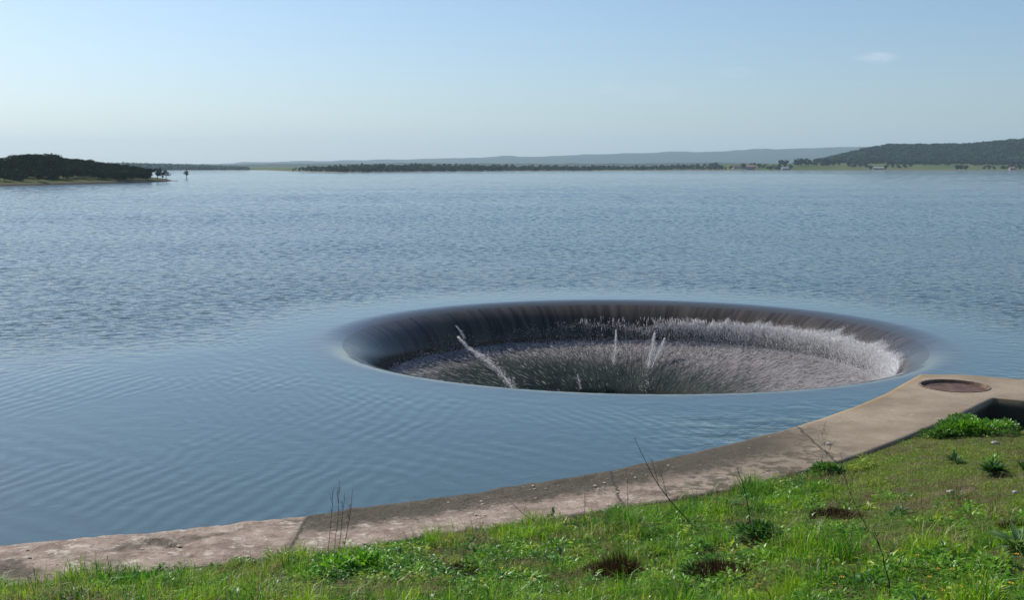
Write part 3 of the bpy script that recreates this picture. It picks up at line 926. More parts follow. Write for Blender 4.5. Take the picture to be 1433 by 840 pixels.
def stalk(base_px, tip_px, label, cat='stalk', r=0.007, col=(0.06, 0.075, 0.035), branches=0, leaves=0, bend=0.1, spread=0.4, group=None, foot=None):
    b = ground_at(*base_px)
    tip = at_d(tip_px[0], tip_px[1], b[1] + rng.uniform(-0.15, 0.15))
    t = empty('weed_stalk', tuple(b)); tag(t, label, cat, group)
    d = tip - b; bm = bmesh.new()
    n = 9; side = np.array([d[2], 0, -d[0]]) * bend
    pts = [d * s + side * math.sin(s * math.pi) * 0.5 + np.array([rng.normal(0, .004), rng.normal(0, .004), 0]) - (np.array([0, 0, .03]) if s == 0 else 0) for s in np.linspace(0, 1, n)]
    tube(bm, pts, r, r * 0.35)
    finish(bm, 'stem', M_DRY, t, col=col)
    L = np.linalg.norm(d)
    if branches:
        for k in range(branches):
            bm = bmesh.new()
            s = rng.uniform(0.35, 0.95); i = int(s * (n - 1)); p0 = pts[i]
            a = rng.uniform(0, 6.283); ln = L * rng.uniform(0.12, 0.32)
            dv = np.array([math.cos(a) * spread, math.sin(a) * spread, 0.9]) * ln
            q = [p0, p0 + dv * 0.5 + np.array([0, 0, .0]), p0 + dv]
            tube(bm, q, r * 0.5, r * 0.2, 5)
            for _ in range(3):
                e0 = p0 + dv * rng.uniform(0.4, 0.95); a2 = rng.uniform(0, 6.283)
                tube(bm, [e0, e0 + np.array([math.cos(a2) * .5, math.sin(a2) * .5, .7]) * ln * 0.35], r * 0.3, r * 0.15, 4)
            finish(bm, 'branch', M_DRY, t, col=col)
    if leaves:
        m = leaves
        s = rng.uniform(0.05, 0.6, m); pp = np.array([pts[int(x * (n - 1))] for x in s])
        a = rng.uniform(0, 6.283, m)
        D = np.stack([np.cos(a), np.sin(a), rng.uniform(0.2, 1.0, m)], -1)
        U = np.tile(np.array([0, 0, 1.0]), (m, 1)) + rng.normal(0, .2, (m, 3))
        me = leaves_mesh('leaves', pp, D, U, rng.uniform(.05, .13, m), rng.uniform(.012, .03, m), np.tile(np.array([[.05, .11, .025]]), (m, 1)))
        link('leaves', me, M_LEAF, t)
    return t


DG = (0.035, 0.055, 0.025); RB = (0.13, 0.075, 0.055); GB = (0.15, 0.12, 0.09)
stalk((972, 738), (888, 613), 'tall dark green stalk leaning left across the wall edge', r=0.009, col=DG, branches=2, bend=-0.12, spread=.25)
stalk((1050, 738), (1031, 654), 'upright dark green stalk rising from a leafy clump', r=0.009, col=DG, leaves=5, bend=0.08)
stalk((1168, 706), (1146, 596), 'dry branching twiggy weed before the wall edge, right of the stalks', r=0.004, col=GB, branches=12, bend=0.05, spread=.45)
stalk((1220, 748), (1176, 634), 'dark thin bent stalk beside the dry twiggy weed', r=0.005, col=DG, branches=3, bend=-0.12)
stalk((800, 748), (702, 688), 'long slender stalk arching left over the pale wall', r=0.007, col=(.10, .085, .05), branches=1, bend=-0.22, spread=.2)
stalk((878, 716), (876, 655), 'thin upright stalk left of the tall leaning one', r=0.005, col=GB, branches=3, bend=0.03, spread=.2)
stalk((818, 726), (818, 684), 'short thin stalk standing by the arching one', r=0.005, col=DG, branches=2, bend=0.03, spread=.2)
for i, (bx, by, tx, ty, lab) in enumerate([
        (470, 765, 466, 688, 'leftmost reddish dry stem of the cluster on the wall edge'),
        (477, 766, 475, 682, 'tall second reddish dry stem of the cluster on the wall edge'),
        (484, 763, 482, 690, 'short third reddish dry stem of the cluster on the wall edge'),
        (490, 764, 494, 684, 'rightmost reddish dry stem of the cluster on the wall edge')]):
    stalk((bx, by), (tx, ty), lab, r=0.0055, col=RB, branches=4, bend=0.03, spread=.15, group='dry reddish stems at the wall edge')
stalk((155, 832), (150, 778), 'dark dry stem at the lower left corner of the grass', r=0.006, col=RB, branches=3, bend=0.05)
stalk((135, 822), (133, 775), 'pale dry stem left of the dark dry stem', r=0.0045, col=GB, branches=3, bend=0.05)
stalk((50, 836), (45, 788), 'thin pale stem nearest the left edge of the picture', r=0.0045, col=GB, branches=2, bend=0.06)
stalk((1392, 658), (1397, 634), 'thin brown seed stalk above the broad leaved rosette', r=0.006, col=RB, branches=4, bend=0.03, spread=.2)
stalk((1245, 838), (1222, 745), 'dark dead stalk standing in the lower right grass', r=0.007, col=(.06, .05, .04), branches=5, bend=0.1)


def bush(px, py, rad, hh, n, label, col, lf=(.05, .11), name='low_bush'):
    b = ground_at(px, py)
    t = empty(name, tuple(b)); tag(t, label, 'bush')
    k = 9
    ca = rng.uniform(0, 6.283, k); cr = np.sqrt(rng.uniform(0, 1, k)) * rad * .75
    cz = rng.uniform(.25, .75, k) * hh
    ci = rng.integers(0, k, n)
    v = rng.normal(0, 1, (n, 3)); v /= np.linalg.norm(v, axis=1, keepdims=True)
    q = v * (rng.uniform(.5, 1, n) ** .5)[:, None] * np.array([rad * .38, rad * .38, hh * .36])
    P = np.stack([np.cos(ca) * cr, np.sin(ca) * cr * .6, cz], -1)[ci] + q
    P[:, 2] = np.maximum(P[:, 2], .02)
    L = rng.uniform(*lf, n)
    cols = np.array(col) * rng.uniform(.6, 1.4, (n, 1)) * rng.uniform(.7, 1.25, (k, 1))[ci]
    link('leaves', leaves_mesh('leaves', P, v + np.array([0, 0, .4]), np.tile([[0, 0, 1.]], (n, 1)) + rng.normal(0, .4, (n, 3)), L, L * .4, cols), M_LEAF, t)
    bm = bmesh.new()
    for j in range(k):
        tube(bm, [(0, 0, -.05), (math.cos(ca[j]) * cr[j] * .5, math.sin(ca[j]) * cr[j] * .3, cz[j] * .6), (math.cos(ca[j]) * cr[j], math.sin(ca[j]) * cr[j] * .6, cz[j])], .009, .004, 5)
    finish(bm, 'stems', M_DRY, t, col=(.07, .06, .035))
    return t


def rosette(px, py, rad, n, hh, label, cat='plant', col=(0.04, 0.12, 0.025), name='leafy_plant', wl=0.28):
    b = ground_at(px, py)
    t = empty(name, tuple(b)); tag(t, label, cat)
    a = rng.uniform(0, 6.283, n); el = rng.uniform(0.15, 1.3, n)
    D = np.stack([np.cos(a) * np.cos(el), np.sin(a) * np.cos(el), np.sin(el)], -1)
    P = np.stack([np.cos(a) * rad * .12, np.sin(a) * rad * .12, rng.uniform(0, .3, n) * hh], -1)
    U = np.tile(np.array([0, 0, 1.0]), (n, 1)) + rng.normal(0, .15, (n, 3))
    L = rng.uniform(.55, 1.1, n) * np.where(el > .8, hh, rad)
    link('leaves', leaves_mesh('leaves', P, D, U, L, L * wl * rng.uniform(.7, 1.2, n), np.array(col) * rng.uniform(.7, 1.35, (n, 1))), M_LEAF, t)
    bm = bmesh.new(); tube(bm, [(0, 0, -.04), (0, 0, .05), (0.005, 0, .10)], .02, .01)
    finish(bm, 'crown_root', M_DRY, t, col=(.1, .09, .05))
    return t


rosette(1390, 664, 0.26, 90, 0.20, 'broad leaved dark green rosette on the short turf at right')
rosette(1336, 648, 0.24, 40, 0.12, 'small flat dark green tuft left of the broad rosette', wl=.2)
rosette(1432, 658, 0.18, 22, 0.16, 'small green tuft at the right edge of the picture')
bush(1058, 762, 0.30, 0.26, 900, 'bushy dark green leafy clump at the foot of the upright stalk', (.05, .145, .025), (.04, .10))
rosette(1424, 768, 0.30, 70, 0.12, 'pale grey green spreading plant at the right in the grass', col=(.20, .32, .12), wl=.16)
rosette(1262, 720, 0.20, 40, 0.13, 'pale green thistle-like plant in the middle right grass', col=(.12, .19, .08), wl=.18)


bush(1368, 606, 0.85, 0.30, 2600, 'bright green leafy bush growing in the shade against the wall corner', (.14, .33, .03))
bush(1318, 612, 0.45, 0.16, 900, 'low green bush left of the bush at the wall corner', (.10, .24, .03))
bush(490, 800, 0.52, 0.17, 650, 'leafy green weed mound below the reddish dry stems', (.15, .36, .03))
bush(190, 838, 0.60, 0.22, 1800, 'leafy green weed mound at the bottom left', (.12, .32, .03))
bush(1165, 662, 0.42, 0.15, 700, 'low dark green growth around the foot of the twiggy weed', (.09, .22, .03))


def tussock(px, py, rad, hh, n, label):
    b = ground_at(px, py)
    a = rng.uniform(0, 6.283, n); q = np.sqrt(rng.uniform(0, 1, n)) * rad
    P = np.stack([q * np.cos(a), q * np.sin(a), np.full(n, -.03)], -1)
    col = np.array([.06, .036, .022]) * rng.uniform(.5, 1.7, (n, 1))
    me = blades_mesh('dead_tussock', P, rng.uniform(.5, 1.1, n) * hh * (1.15 - .6 * q / rad), rng.uniform(.004, .010, n), a + rng.normal(0, .5, n), np.abs(rng.normal(.35, .3, n)) * (0.4 + q / rad), col)
    o = link('dead_tussock', me, M_DRY, loc=tuple(b))
    tag(o, label, 'tussock', 'dark dead grass tussocks')


tussock(866, 814, 0.27, 0.42, 1700, 'tall dark brown dead tussock in the middle of the grass')
tussock(908, 780, 0.16, 0.17, 500, 'dark brown dead tussock just above the tall one')
tussock(1010, 812, 0.42, 0.25, 1900, 'wide dark brown dead tussock near the bottom of the grass')
tussock(1125, 776, 0.32, 0.22, 1300, 'dark brown dead tussock left of the dark dead stalk')
tussock(1174, 726, 0.42, 0.17, 1500, 'flat dark brown dead patch behind the other tussocks')
tussock(836, 800, 0.18, 0.16, 500, 'small dark brown dead tussock left of the tall one')
tussock(1424, 745, 0.24, 0.20, 700, 'dark brown dead tussock at the right edge of the grass')
tussock(1352, 762, 0.18, 0.13, 450, 'small dark dead tussock in the right-hand grass')
tussock(650, 800, 0.26, 0.15, 700, 'dark brown dead tussock left of the middle of the grass')


# small yellow flowers
def flower_proto():
    t = empty('flower')
    tag(t, 'tiny orange yellow flower on a short stem among the grass', 'flower', 'small yellow flowers in the grass')
    bm = bmesh.new(); tube(bm, [(0, 0, -.02), (.01, 0, .1), (.015, .005, .19)], .002, .0015, 5)
    finish(bm, 'stem', M_DRY, t, col=(.06, .13, .02))
    bm = bmesh.new()
    for k in range(8):
        a = k / 8 * 6.283; c, s = math.cos(a), math.sin(a)
        ps = [(0, 0, 0), (.012 * c - .006 * s, .012 * s + .006 * c, .004), (.025 * c, .025 * s, .006), (.012 * c + .006 * s, .012 * s - .006 * c, .004)]
        bm.faces.new([bm.verts.new(p) for p in ps])
    o = finish(bm, 'petals', M_PETAL, t, False); o.location = (.015, .005, .19)
    bm = bmesh.new(); bmesh.ops.create_icosphere(bm, subdivisions=1, radius=.008)
    o = finish(bm, 'centre', plain('flower_centre', (.5, .22, .02), .8, .2, 30), t); o.location = (.015, .005, .195)
    return t


def copy_tree(o, parent=None):
    c = o.copy(); COL.objects.link(c)
    if parent is not None: c.parent = parent
    for ch in list(o.children): copy_tree(ch, c)
    return c


fp = flower_proto()
spots = [(1285, 790), (1310, 806), (1302, 822), (1330, 812), (1345, 830), (1372, 815), (1390, 822), (1410, 835), (1420, 790), (1293, 835), (1265, 800),
         (1318, 838), (1360, 836), (1062, 825), (1070, 818), (1168, 826), (1180, 822), (1255, 664), (1226, 668), (236, 822), (270, 826), (262, 815), (298, 830), (1395, 672), (745, 822), (700, 806)]
for i, (a, b) in enumerate(spots):
    o = fp if i == 0 else copy_tree(fp)
    g = ground_at(a, b + 14); o.location = tuple(g); o.rotation_euler.z = rng.uniform(0, 6.28)
    s = rng.uniform(.6, 1.1); o.scale = (s, s, s)


# loose stones and chips
def rock(px, py, s, label, z=None, on_wall=False):
    b = at(px, py, WT) if on_wall else ground_at(px, py)
    bm = bmesh.new(); bmesh.ops.create_icosphere(bm, subdivisions=2, radius=1)
    for v in bm.verts:
        k = 1 + random.uniform(-.22, .22)
        v.co = Vector((v.co.x * s * 1.3 * k, v.co.y * s * k, v.co.z * s * .55 * k))
    o = finish(bm, 'stone', M_STONE, None, False); o.location = (b[0], b[1], b[2] + s * .25)
    tag(o, label, 'stone')


rock(1392, 621, 0.06, 'pale stone lying on the turf near the wall corner')
rock(1330, 690, 0.045, 'pale stone on the short turf below the green tuft')
rock(1160, 622, 0.04, 'pale stone on the wall top by the twiggy weed', on_wall=True)
rock(1420, 690, 0.04, 'small pale stone by the right edge of the turf')


def build_chips():
    n = 1500
    x = rng.uniform(-12, 7.5, n); k = rng.uniform(0, 1, n) < smooth(8.0, 0.0, x); x = x[k]
    v = rng.uniform(0.05, 0.9, len(x)); y = yn(x) + (yw(x) - yn(x)) * v
    sel = fbm(x * 1.3 + 9, y * 1.3, 101, 3) > 0.47
    x, y = x[sel], y[sel]; n = len(x)
    s = rng.exponential(0.007, n) + 0.008; s = np.minimum(s, 0.045)
    base = np.array([[1, 0, .0], [.4, .8, .0], [-.7, .6, .0], [-.8, -.5, .0], [.3, -.9, .0], [.1, 0, .32]])
    a = rng.uniform(0, 6.28, n); c_, s_ = np.cos(a), np.sin(a)
    B = np.tile(base[None], (n, 1, 1)) * s[:, None, None] * rng.uniform(.7, 1.3, (n, 6, 1))
    X = B[..., 0] * c_[:, None] - B[..., 1] * s_[:, None] + x[:, None]
    Y = B[..., 0] * s_[:, None] + B[..., 1] * c_[:, None] + y[:, None]
    Z = B[..., 2] + WT + 0.008
    V = np.stack([X, Y, Z], -1).reshape(-1, 3)
    f = (np.array([[0, 1, 5], [1, 2, 5], [2, 3, 5], [3, 4, 5], [4, 0, 5]])[None] + np.arange(n)[:, None, None] * 6).reshape(-1, 3)
    tone = rng.uniform(0, 1, (n, 1))
    col = np.array([.62, .54, .45]) * tone + np.array([.26, .18, .15]) * (1 - tone)
    m, nt, out = mat('chip_stone')
    at_ = N(nt, 'ShaderNodeAttribute', attribute_name='col'); d = N(nt, 'ShaderNodeBsdfDiffuse')
    nt.links.new(at_.outputs['Color'], d.inputs[0]); nt.links.new(d.outputs[0], out.inputs['Surface'])
    tag(link('rubble', np_mesh('rubble', V, None, f, col=np.repeat(col, 6, 0)), m), 'small pale concrete chips and flakes littering the wall top', 'rubble', kind='stuff')


build_chips()


# ------------------------------------------------------------------ TREES
def crown_np(w, h, n, leaf, base=0.15, lobes=9, col=(.04, .065, .025), r=None):
    r = r or rng
    k = lobes
    la = r.uniform(0, 6.283, k); lr = np.sqrt(r.uniform(0, 1, k)) * w * .33
    lz = r.uniform(base + .22, .82, k) * h
    C = np.stack([np.cos(la) * lr, np.sin(la) * lr, lz], -1)
    S = r.uniform(.17, .28, k)
    ci = r.integers(0, k, n)
    v = r.normal(0, 1, (n, 3)); v /= np.linalg.norm(v, axis=1, keepdims=True)
    P = C[ci] + v * (r.uniform(.35, 1.0, n) ** .5)[:, None] * S[ci][:, None] * np.array([w * .95, w * .95, h * .85])
    P[:, 2] = np.clip(P[:, 2], base * h * .6, h)
    # each leaf clump: a bent quad
    d = r.normal(0, 1, (n, 3)); d /= np.linalg.norm(d, axis=1, keepdims=True)
    nn = v + r.normal(0, .5, (n, 3)) + np.array([0, 0, .3]); s = np.cross(d, nn); s /= np.linalg.norm(s, axis=1, keepdims=True)
    d2 = np.cross(nn, s); d2 /= np.linalg.norm(d2, axis=1, keepdims=True)
    L = (leaf * r.uniform(.6, 1.4, n))[:, None]
    V = np.stack([P - d2 * L * .6, P + s * L * .5 + d2 * L * .1, P + d2 * L * .6, P - s * L * .5 - d2 * L * .05], 1).reshape(-1, 3)
    q = np.arange(n)[:, None] * 4 + np.arange(4)[None]
    cc = np.array(col) * r.uniform(.7, 1.3, (n, 1)) * r.uniform(.75, 1.3, (k, 1))[ci]
    return V, q, np.repeat(cc, 4, 0)


def tree_proto(name, w, h, n, leaf, base, col, label, cat, group, lobes=9, limbs=4):
    t = empty(name); tag(t, label, cat, group)
    V, q, c = crown_np(w, h, n, leaf, base, lobes, col)
    link('crown', np_mesh('crown', V, q, col=c), M_TREE, t)
    bm = bmesh.new()
    tr = h * .035
    tube(bm, [(0, 0, -h * .12), (h * .01, 0, h * .2), (h * .03, h * .01, h * .42)], tr, tr * .7, 7)
    for j in range(limbs):
        a = j / limbs * 6.283 + rng.uniform(-.4, .4)
        tube(bm, [(h * .02, 0, h * rng.uniform(.25, .4)), (math.cos(a) * w * .14, math.sin(a) * w * .14, h * .5), (math.cos(a) * w * .3, math.sin(a) * w * .3, h * rng.uniform(.6, .8))], tr * .55, tr * .2, 5)
    finish(bm, 'trunk', M_BARK, t)
    return t


def place(proto, used, loc, s, rz, sz=None):
    o = proto if id(proto) not in used else copy_tree(proto)
    used.add(id(proto))
    o.location = tuple(loc); o.rotation_euler.z = rz; o.scale = (s, s, s * (sz or 1))
    return o


# ------------------------------------------------------------------ LAND: column-wise height fields
def land_mesh(name, pxs, rows, zf, shore):
    """pxs bearings, rows distances beyond the shore line"""
    PX, RW = np.meshgrid(pxs, rows, indexing='ij')
    D = shore(PX) + RW
    X = (PX - CX) / F * D
    Z = zf(PX, RW, D, X)
    v = np.stack([X, D, Z], -1).reshape(-1, 3)
    return np_mesh(name, v, grid_faces(len(pxs), len(rows))[:, ::-1], smooth_sh=True)


def land_mat(name, green, dry, scale, shore_c=(0.16, 0.13, 0.09), zs=0.9):
    m, nt, out = mat(name)
    pos = geo_pos(nt)
    n1 = noise_n(nt, pos, scale, 5, 0.6); n2 = noise_n(nt, pos, scale * 9, 4, 0.6)
    c = mixc(nt, ramp(nt, n1, (0.38, 0.62, 0, 1)), green, dry)
    c = mixc(nt, ramp(nt, n2, (0.3, 0.75, 0, 0.5)), c, tuple(x * .5 for x in green))
    sep = N(nt, 'ShaderNodeSeparateXYZ'); nt.links.new(pos, sep.inputs[0])
    c = mixc(nt, ramp(nt, sep.outputs[2], (zs * .4, zs, 1, 0)), c, shore_c)
    p = N(nt, 'ShaderNodeBsdfPrincipled'); p.inputs['Roughness'].default_value = .95; p.inputs['Specular IOR Level'].default_value = .05
    nt.links.new(c, p.inputs['Base Color']); nt.links.new(p.outputs[0], out.inputs['Surface'])
    return m


# ---- left headland
hs_px = np.array([-900, -500, -250, -100, 0, 60, 120, 180, 220, 244, 250])
hs_d = np.array([170, 205, 262, 318, 356, 374, 396, 424, 450, 474, 480.])
hshore = lambda p: np.interp(p, hs_px, hs_d)
h_top = lambda p: np.interp(p, [-900, -300, 0, 70, 120, 160, 195, 215, 238, 246], [5.5, 5.0, 4.6, 5.0, 4.0, 2.6, 1.5, 0.8, 0.45, -0.6])


def head_z(p, r, d, x):
    wid = np.interp(p, [-900, 150, 215, 240, 250], [130, 130, 70, 24, 10.])
    zt = h_top(p)
    z = zt * smooth(0, 48, r) * 0.85 + zt * .15 * smooth(40, 80, r) + 0.7 * smooth(-1, 4, r) * np.minimum(1, np.maximum(zt, 0) + .3)
    z = z + (fbm(x * .06 + 40, d * .06, 7) - .5) * 0.8 * smooth(2, 20, r)
    z = np.where(r < 0, -0.6, z)
    z = z - (zt + 3) * smooth(wid * .75, wid * 1.2, r)
    return np.maximum(z, -1.2)


me = land_mesh('headland', np.concatenate([np.arange(-900, -60, 20), np.arange(-60, 254, 3)]), np.array([-6, -.1, 1, 3, 6, 10, 15, 20, 26, 32, 40, 48, 56, 66, 78, 92, 108, 130, 160.]), head_z, hshore)
tag(link('headland', me, land_mat('headland_grass', (.06, .09, .024), (.10, .11, .035), .05)), 'grassy wooded headland reaching into the lake at left', 'headland', kind='structure')

G_H = 'dark round trees massed on the left headland'
L_H = 'dark green round-crowned tree among the wood on the left headland'
hp = [tree_proto('oak_tree', 7.0, 5.0, 900, .42, .12, (.030, .048, .024), L_H, 'tree', G_H, 10),
      tree_proto('oak_tree', 6.2, 5.4, 900, .42, .15, (.034, .052, .022), L_H, 'tree', G_H, 9),
      tree_proto('oak_tree', 7.6, 4.4, 900, .42, .10, (.026, .045, .026), L_H, 'tree', G_H, 11)]
used = set()


def head_pt(px, r):
    d = float(hshore(px)) + r; x = (px - CX) / F * d
    return np.array([x, d, float(head_z(np.array(px, float), np.array(r, float), np.array(d), np.array(x)))])


def head_tree(px, r, s, sz=1.0, proto=None):
    p = head_pt(px, r)
    return place(proto or hp[int(rng.integers(0, 3))], used, p - np.array([0, 0, .1]), s, rng.uniform(0, 6.28), sz)


for px in np.concatenate([np.arange(-420, -120, 11.0), np.arange(-120, 206, 5.0)]):          # ridge
    if 8 < px < 18: continue
    top = float(np.interp(px, [-120, 0, 8, 22, 40, 75, 110, 150, 205], [.95, .9, .75, 1.1, 1.12, 1.1, 1.0, .9, .75]))
    head_tree(px + rng.uniform(-2, 2), rng.uniform(56, 76), top * rng.uniform(.88, 1.08))
for px in np.concatenate([np.arange(-420, -110, 12.0), np.arange(-110, 206, 4.6)]):          # slope below the ridge
    head_tree(px + rng.uniform(-3, 3), rng.uniform(30, 52), rng.uniform(.6, .95))
for px, r in [(-40, 14), (-15, 18), (10, 12), (28, 20), (36, 10), (57, 9), (62, 22), (78, 20), (92, 14), (103, 22), (118, 18), (128, 22), (142, 20), (150, 14)]:
    head_tree(px, r, rng.uniform(.5, .8))
for _ in range(46):                           # scattered trees on the open slope
    head_tree(rng.uniform(-60, 170), rng.uniform(13, 32), rng.uniform(.4, .75))
for px in np.arange(160, 212, 2.6):           # dense down to the shore toward the tip
    head_tree(px, rng.uniform(6, 22), rng.uniform(.55, .8))
head_tree(207, 9, .95, 1.15)

# single trees at the tip and in the water
tip = tree_proto('waterside_tree', 5.2, 5.0, 520, .38, .22, (.034, .045, .026), 'round dark tree standing alone just off the headland tip', 'tree', None, 8, 5)
tip.location = tuple(head_pt(223, 8)); tip.scale = (.95, .95, .95)
t2 = tree_proto('waterside_tree', 4.2, 5.2, 240, .36, .3, (.05, .045, .032), 'thin bare-looking tree at the very end of the headland', 'tree', None, 7, 6)
t2.location = tuple(head_pt(235, 4)); t2.scale = (.9, .9, .85)
t4 = tree_proto('waterside_tree', 3.0, 3.6, 220, .36, .2, (.04, .045, .03), 'small tree between the two tip trees of the headland', 'tree', None, 6, 5)
t4.location = tuple(head_pt(230, 5)); t4.scale = (.9, .9, .9)
t3 = tree_proto('waterside_tree', 3.6, 4.6, 230, .34, .25, (.05, .05, .038), 'sparse tree standing in the lake water off the headland', 'tree', None, 7, 6)
q = at(261, 249.5, 0); t3.location = (q[0], q[1], -.05)

# ---- the far shore
fs_px = np.array([-900, 150, 300, 370, 420, 480, 560, 700, 960, 1100, 1433, 1900, 2600])
fs_y = np.array([237.8, 237.8, 237.8, 238.2, 240.0, 241.2, 240.3, 239.3, 238.4, 238.5, 238.5, 239, 241])
fshore = lambda p: H * F / (np.interp(p, fs_px, fs_y) - HOR)
hill_px = [-900, 1080, 1120, 1150, 1180, 1210, 1240, 1290, 1340, 1400, 1433, 1500, 1700, 2000, 2300, 2600]
hill_y = [236, 236, 233, 227, 219.5, 213, 208.5, 208, 208.5, 203.5, 201, 197, 194, 207, 230, 236]


def far_z(p, r, d, x):
    z = 0.6 * smooth(-1, 6, r)
    fld = np.interp(p, [-900, 900, 1000, 1150, 2600], [2.0, 3.0, 8.5, 10.5, 10.5])
    z = z + fld * smooth(5, 320, r)
    ht = H + (HOR - np.interp(p, hill_px, hill_y)) * (1850 + 800) / F
    z = z + np.maximum(ht - 10, 0) * smooth(250, 800, r) * (1 - .8 * smooth(900, 2600, r))
    z = z + (fbm(x * .006 + 40, d * .006, 13) - .5) * 3.0 * smooth(40, 200, r) + (fbm(x * .002, d * .002, 14) - .5) * 12 * smooth(400, 1500, r) * smooth(900, 1100, p)
    return np.where(r < 0, -0.8, z)


me = land_mesh('far_shore', np.concatenate([np.arange(-900, 100, 50), np.arange(100, 1500, 6), np.arange(1500, 2601, 40)]),
               np.array([-15, -.1, 3, 8, 16, 30, 50, 80, 120, 170, 230, 300, 360, 420, 500, 580, 660, 730, 800, 900, 1100, 1400, 1900, 2600, 4000, 6500, 10000]), far_z, fshore)
tag(link('far_shore', me, land_mat('far_fields', (.07, .13, .035), (.15, .15, .06), .008, (.20, .16, .11), 1.2)), 'low green far shore of the lake rising to a wooded hill at right', 'shore', kind='structure')


def far_pt(px, r):
    d = float(fshore(px)) + r; x = (px - CX) / F * d
    return np.array([x, d, float(far_z(np.array(px, float), np.array(r, float), np.array(d), np.array(x)))])


def wood_mesh(name, pts, size, n, leaf, col):
    V, Q, C = [], [], []; off = 0
    protos = [crown_np(1.25, 1.0, n, leaf, .05, 6, col) for _ in range(6)]
    for i, (p, s) in enumerate(zip(pts, size)):
        v, q, c = protos[int(rng.integers(0, 6))]
        a = rng.uniform(0, 6.28); ca, sa = math.cos(a), math.sin(a)
        vv = v @ np.array([[ca, sa, 0], [-sa, ca, 0], [0, 0, 1]]) * s
        V.append(vv + p - np.array([0, 0, s * .05])); Q.append(q + off); C.append(c * rng.uniform(.75, 1.25)); off += len(v)
    return np_mesh(name, np.concatenate(V), np.concatenate(Q), col=np.concatenate(C))


# wood along the middle far shore
pts, sz = [], []
for _ in range(2600):
    px = rng.uniform(410, 1010)
    dn = float(np.interp(px, [410, 440, 520, 700, 820, 1010], [.04, .4, 1, .9, .7, .35]))
    if rng.uniform() > dn: continue
    r = rng.uniform(4, 240)
    if px > 830 and r < 60 and rng.uniform() < .7: continue
    pts.append(far_pt(px, r)); sz.append((3.2 + 5.5 * rng.uniform() ** 1.8) * float(np.interp(px, [410, 470, 600, 720, 800, 1010], [.45, .7, .9, .72, .68, .8])))
tag(link('shore_wood', wood_mesh('shore_wood', pts, sz, 34, .42, (.058, .084, .060)), M_TREE), 'long dark wood running along the middle of the far shore', 'wood', kind='stuff')
# low wood on the nearer left bank
pts, sz = [], []
for _ in range(1500):
    px = rng.uniform(120, 350); r = rng.uniform(2, 200)
    pts.append(far_pt(px, r)); sz.append(rng.uniform(3, 5.5) * float(np.interp(px, [120, 200, 300, 372, 425], [2.3, 2.1, 1.5, .5, .4])))
tag(link('bank_wood', wood_mesh('bank_wood', pts, sz, 30, .42, (.12, .16, .15)), M_TREE), 'low wood on the far bank behind the headland tip', 'wood', kind='stuff')  # extra haze put into the colour: foliage made pale and bluish
# wood on the right hill
pts, sz = [], []
for _ in range(7500):
    px = rng.uniform(1090, 1560); r = rng.uniform(230, 860)
    ht = float(H + (HOR - np.interp(px, hill_px, hill_y)) * 2650 / F)
    if ht < 12 and r > 300: continue
    if r < 330 and fbm(px * .03, r * .01, 19) < .52: continue
    pts.append(far_pt(px, r)); sz.append(rng.uniform(5.0, 9.5))
tag(link('hill_wood', wood_mesh('hill_wood', pts, sz, 22, .5, (.040, .066, .044)), M_TREE), 'dense dark wood covering the hill on the right', 'wood', kind='stuff')

# trees one can tell apart on the right shore
G_F = 'trees scattered on the far shore at right'
fpz = [tree_proto('shore_tree', 10, 8, 150, 1.5, .1, (.034, .052, .026), 'dark round tree by the fields on the right part of the far shore', 'tree', G_F, 7, 3),
       tree_proto('shore_tree', 8, 9, 150, 1.4, .1, (.034, .05, .03), 'dark round tree by the fields on the right part of the far shore', 'tree', G_F, 7, 3)]
used2 = set()
far_trees = [(1008, 60, .8), (1013, 30, .7), (1021, 90, .9), (1038, 80, 1.45), (1041, 70, 1.2), (1047, 110, 1.2), (1053, 120, 1.25), (1060, 120, 1.2), (1067, 110, 1.15),
             (1073, 60, .9), (1078, 40, 1.1), (1076, 20, .9), (1085, 22, .9), (1090, 25, .95), (1088, 100, 1.15), (1096, 110, 1.1), (1102, 30, .7), (1104, 110, 1.0),
             (1113, 170, 1.6), (1118, 180, 1.7), (1125, 180, 1.9), (1129, 175, 1.7), (1138, 170, 1.3), (1148, 160, 1.2), (1153, 170, 1.8), (1157, 170, 1.5), (1164, 180, 1.3), (1171, 200, 1.3),
             (1186, 150, 1.2), (1192, 130, 1.2), (1200, 140, 1.3), (1208, 120, 1.2), (1215, 40, .9), (1236, 60, 1.1), (1245, 120, 1.2), (1254, 90, 1.1), (1262, 110, 1.2), (1270, 140, 1.3),
             (1335, 30, 1.1), (1341, 26, 1.2), (1348, 28, 1.1), (1374, 60, 1.0), (1380, 55, 1.15), (1386, 60, .9), (1400, 40, 1.0), (1408, 60, 1.2), (1414, 34, 1.1), (1422, 46, 1.15), (1430, 40, 1.1),
             (1290, 190, 1.2), (1305, 200, 1.2), (1322, 190, 1.2), (1360, 200, 1.2), (1440, 60, 1.2), (1452, 70, 1.2)]
for px, r, s in far_trees:
    place(fpz[int(rng.integers(0, 2))], used2, far_pt(px, r) - np.array([0, 0, .3]), s * rng.uniform(.9, 1.1), rng.uniform(0, 6.28), .9)
G_R = 'trees along the crest of the right hill'
rp = [tree_proto('crest_tree', 7, 8, 110, 1.3, .25, (.032, .05, .03), 'small tree silhouetted on the crest of the wooded right hill', 'tree', G_R, 6, 3)]
used3 = set()
for px in [1206, 1211, 1215, 1229, 1233, 1236, 1240, 1244, 1248, 1322, 1328, 1334, 1341, 1347, 1356, 1362, 1372, 1384, 1395, 1404, 1412, 1420, 1430]:
    place(rp[0], used3, far_pt(px, 800) + np.array([0, 0, 1.5]), rng.uniform(.7, 1.15), rng.uniform(0, 6.28))


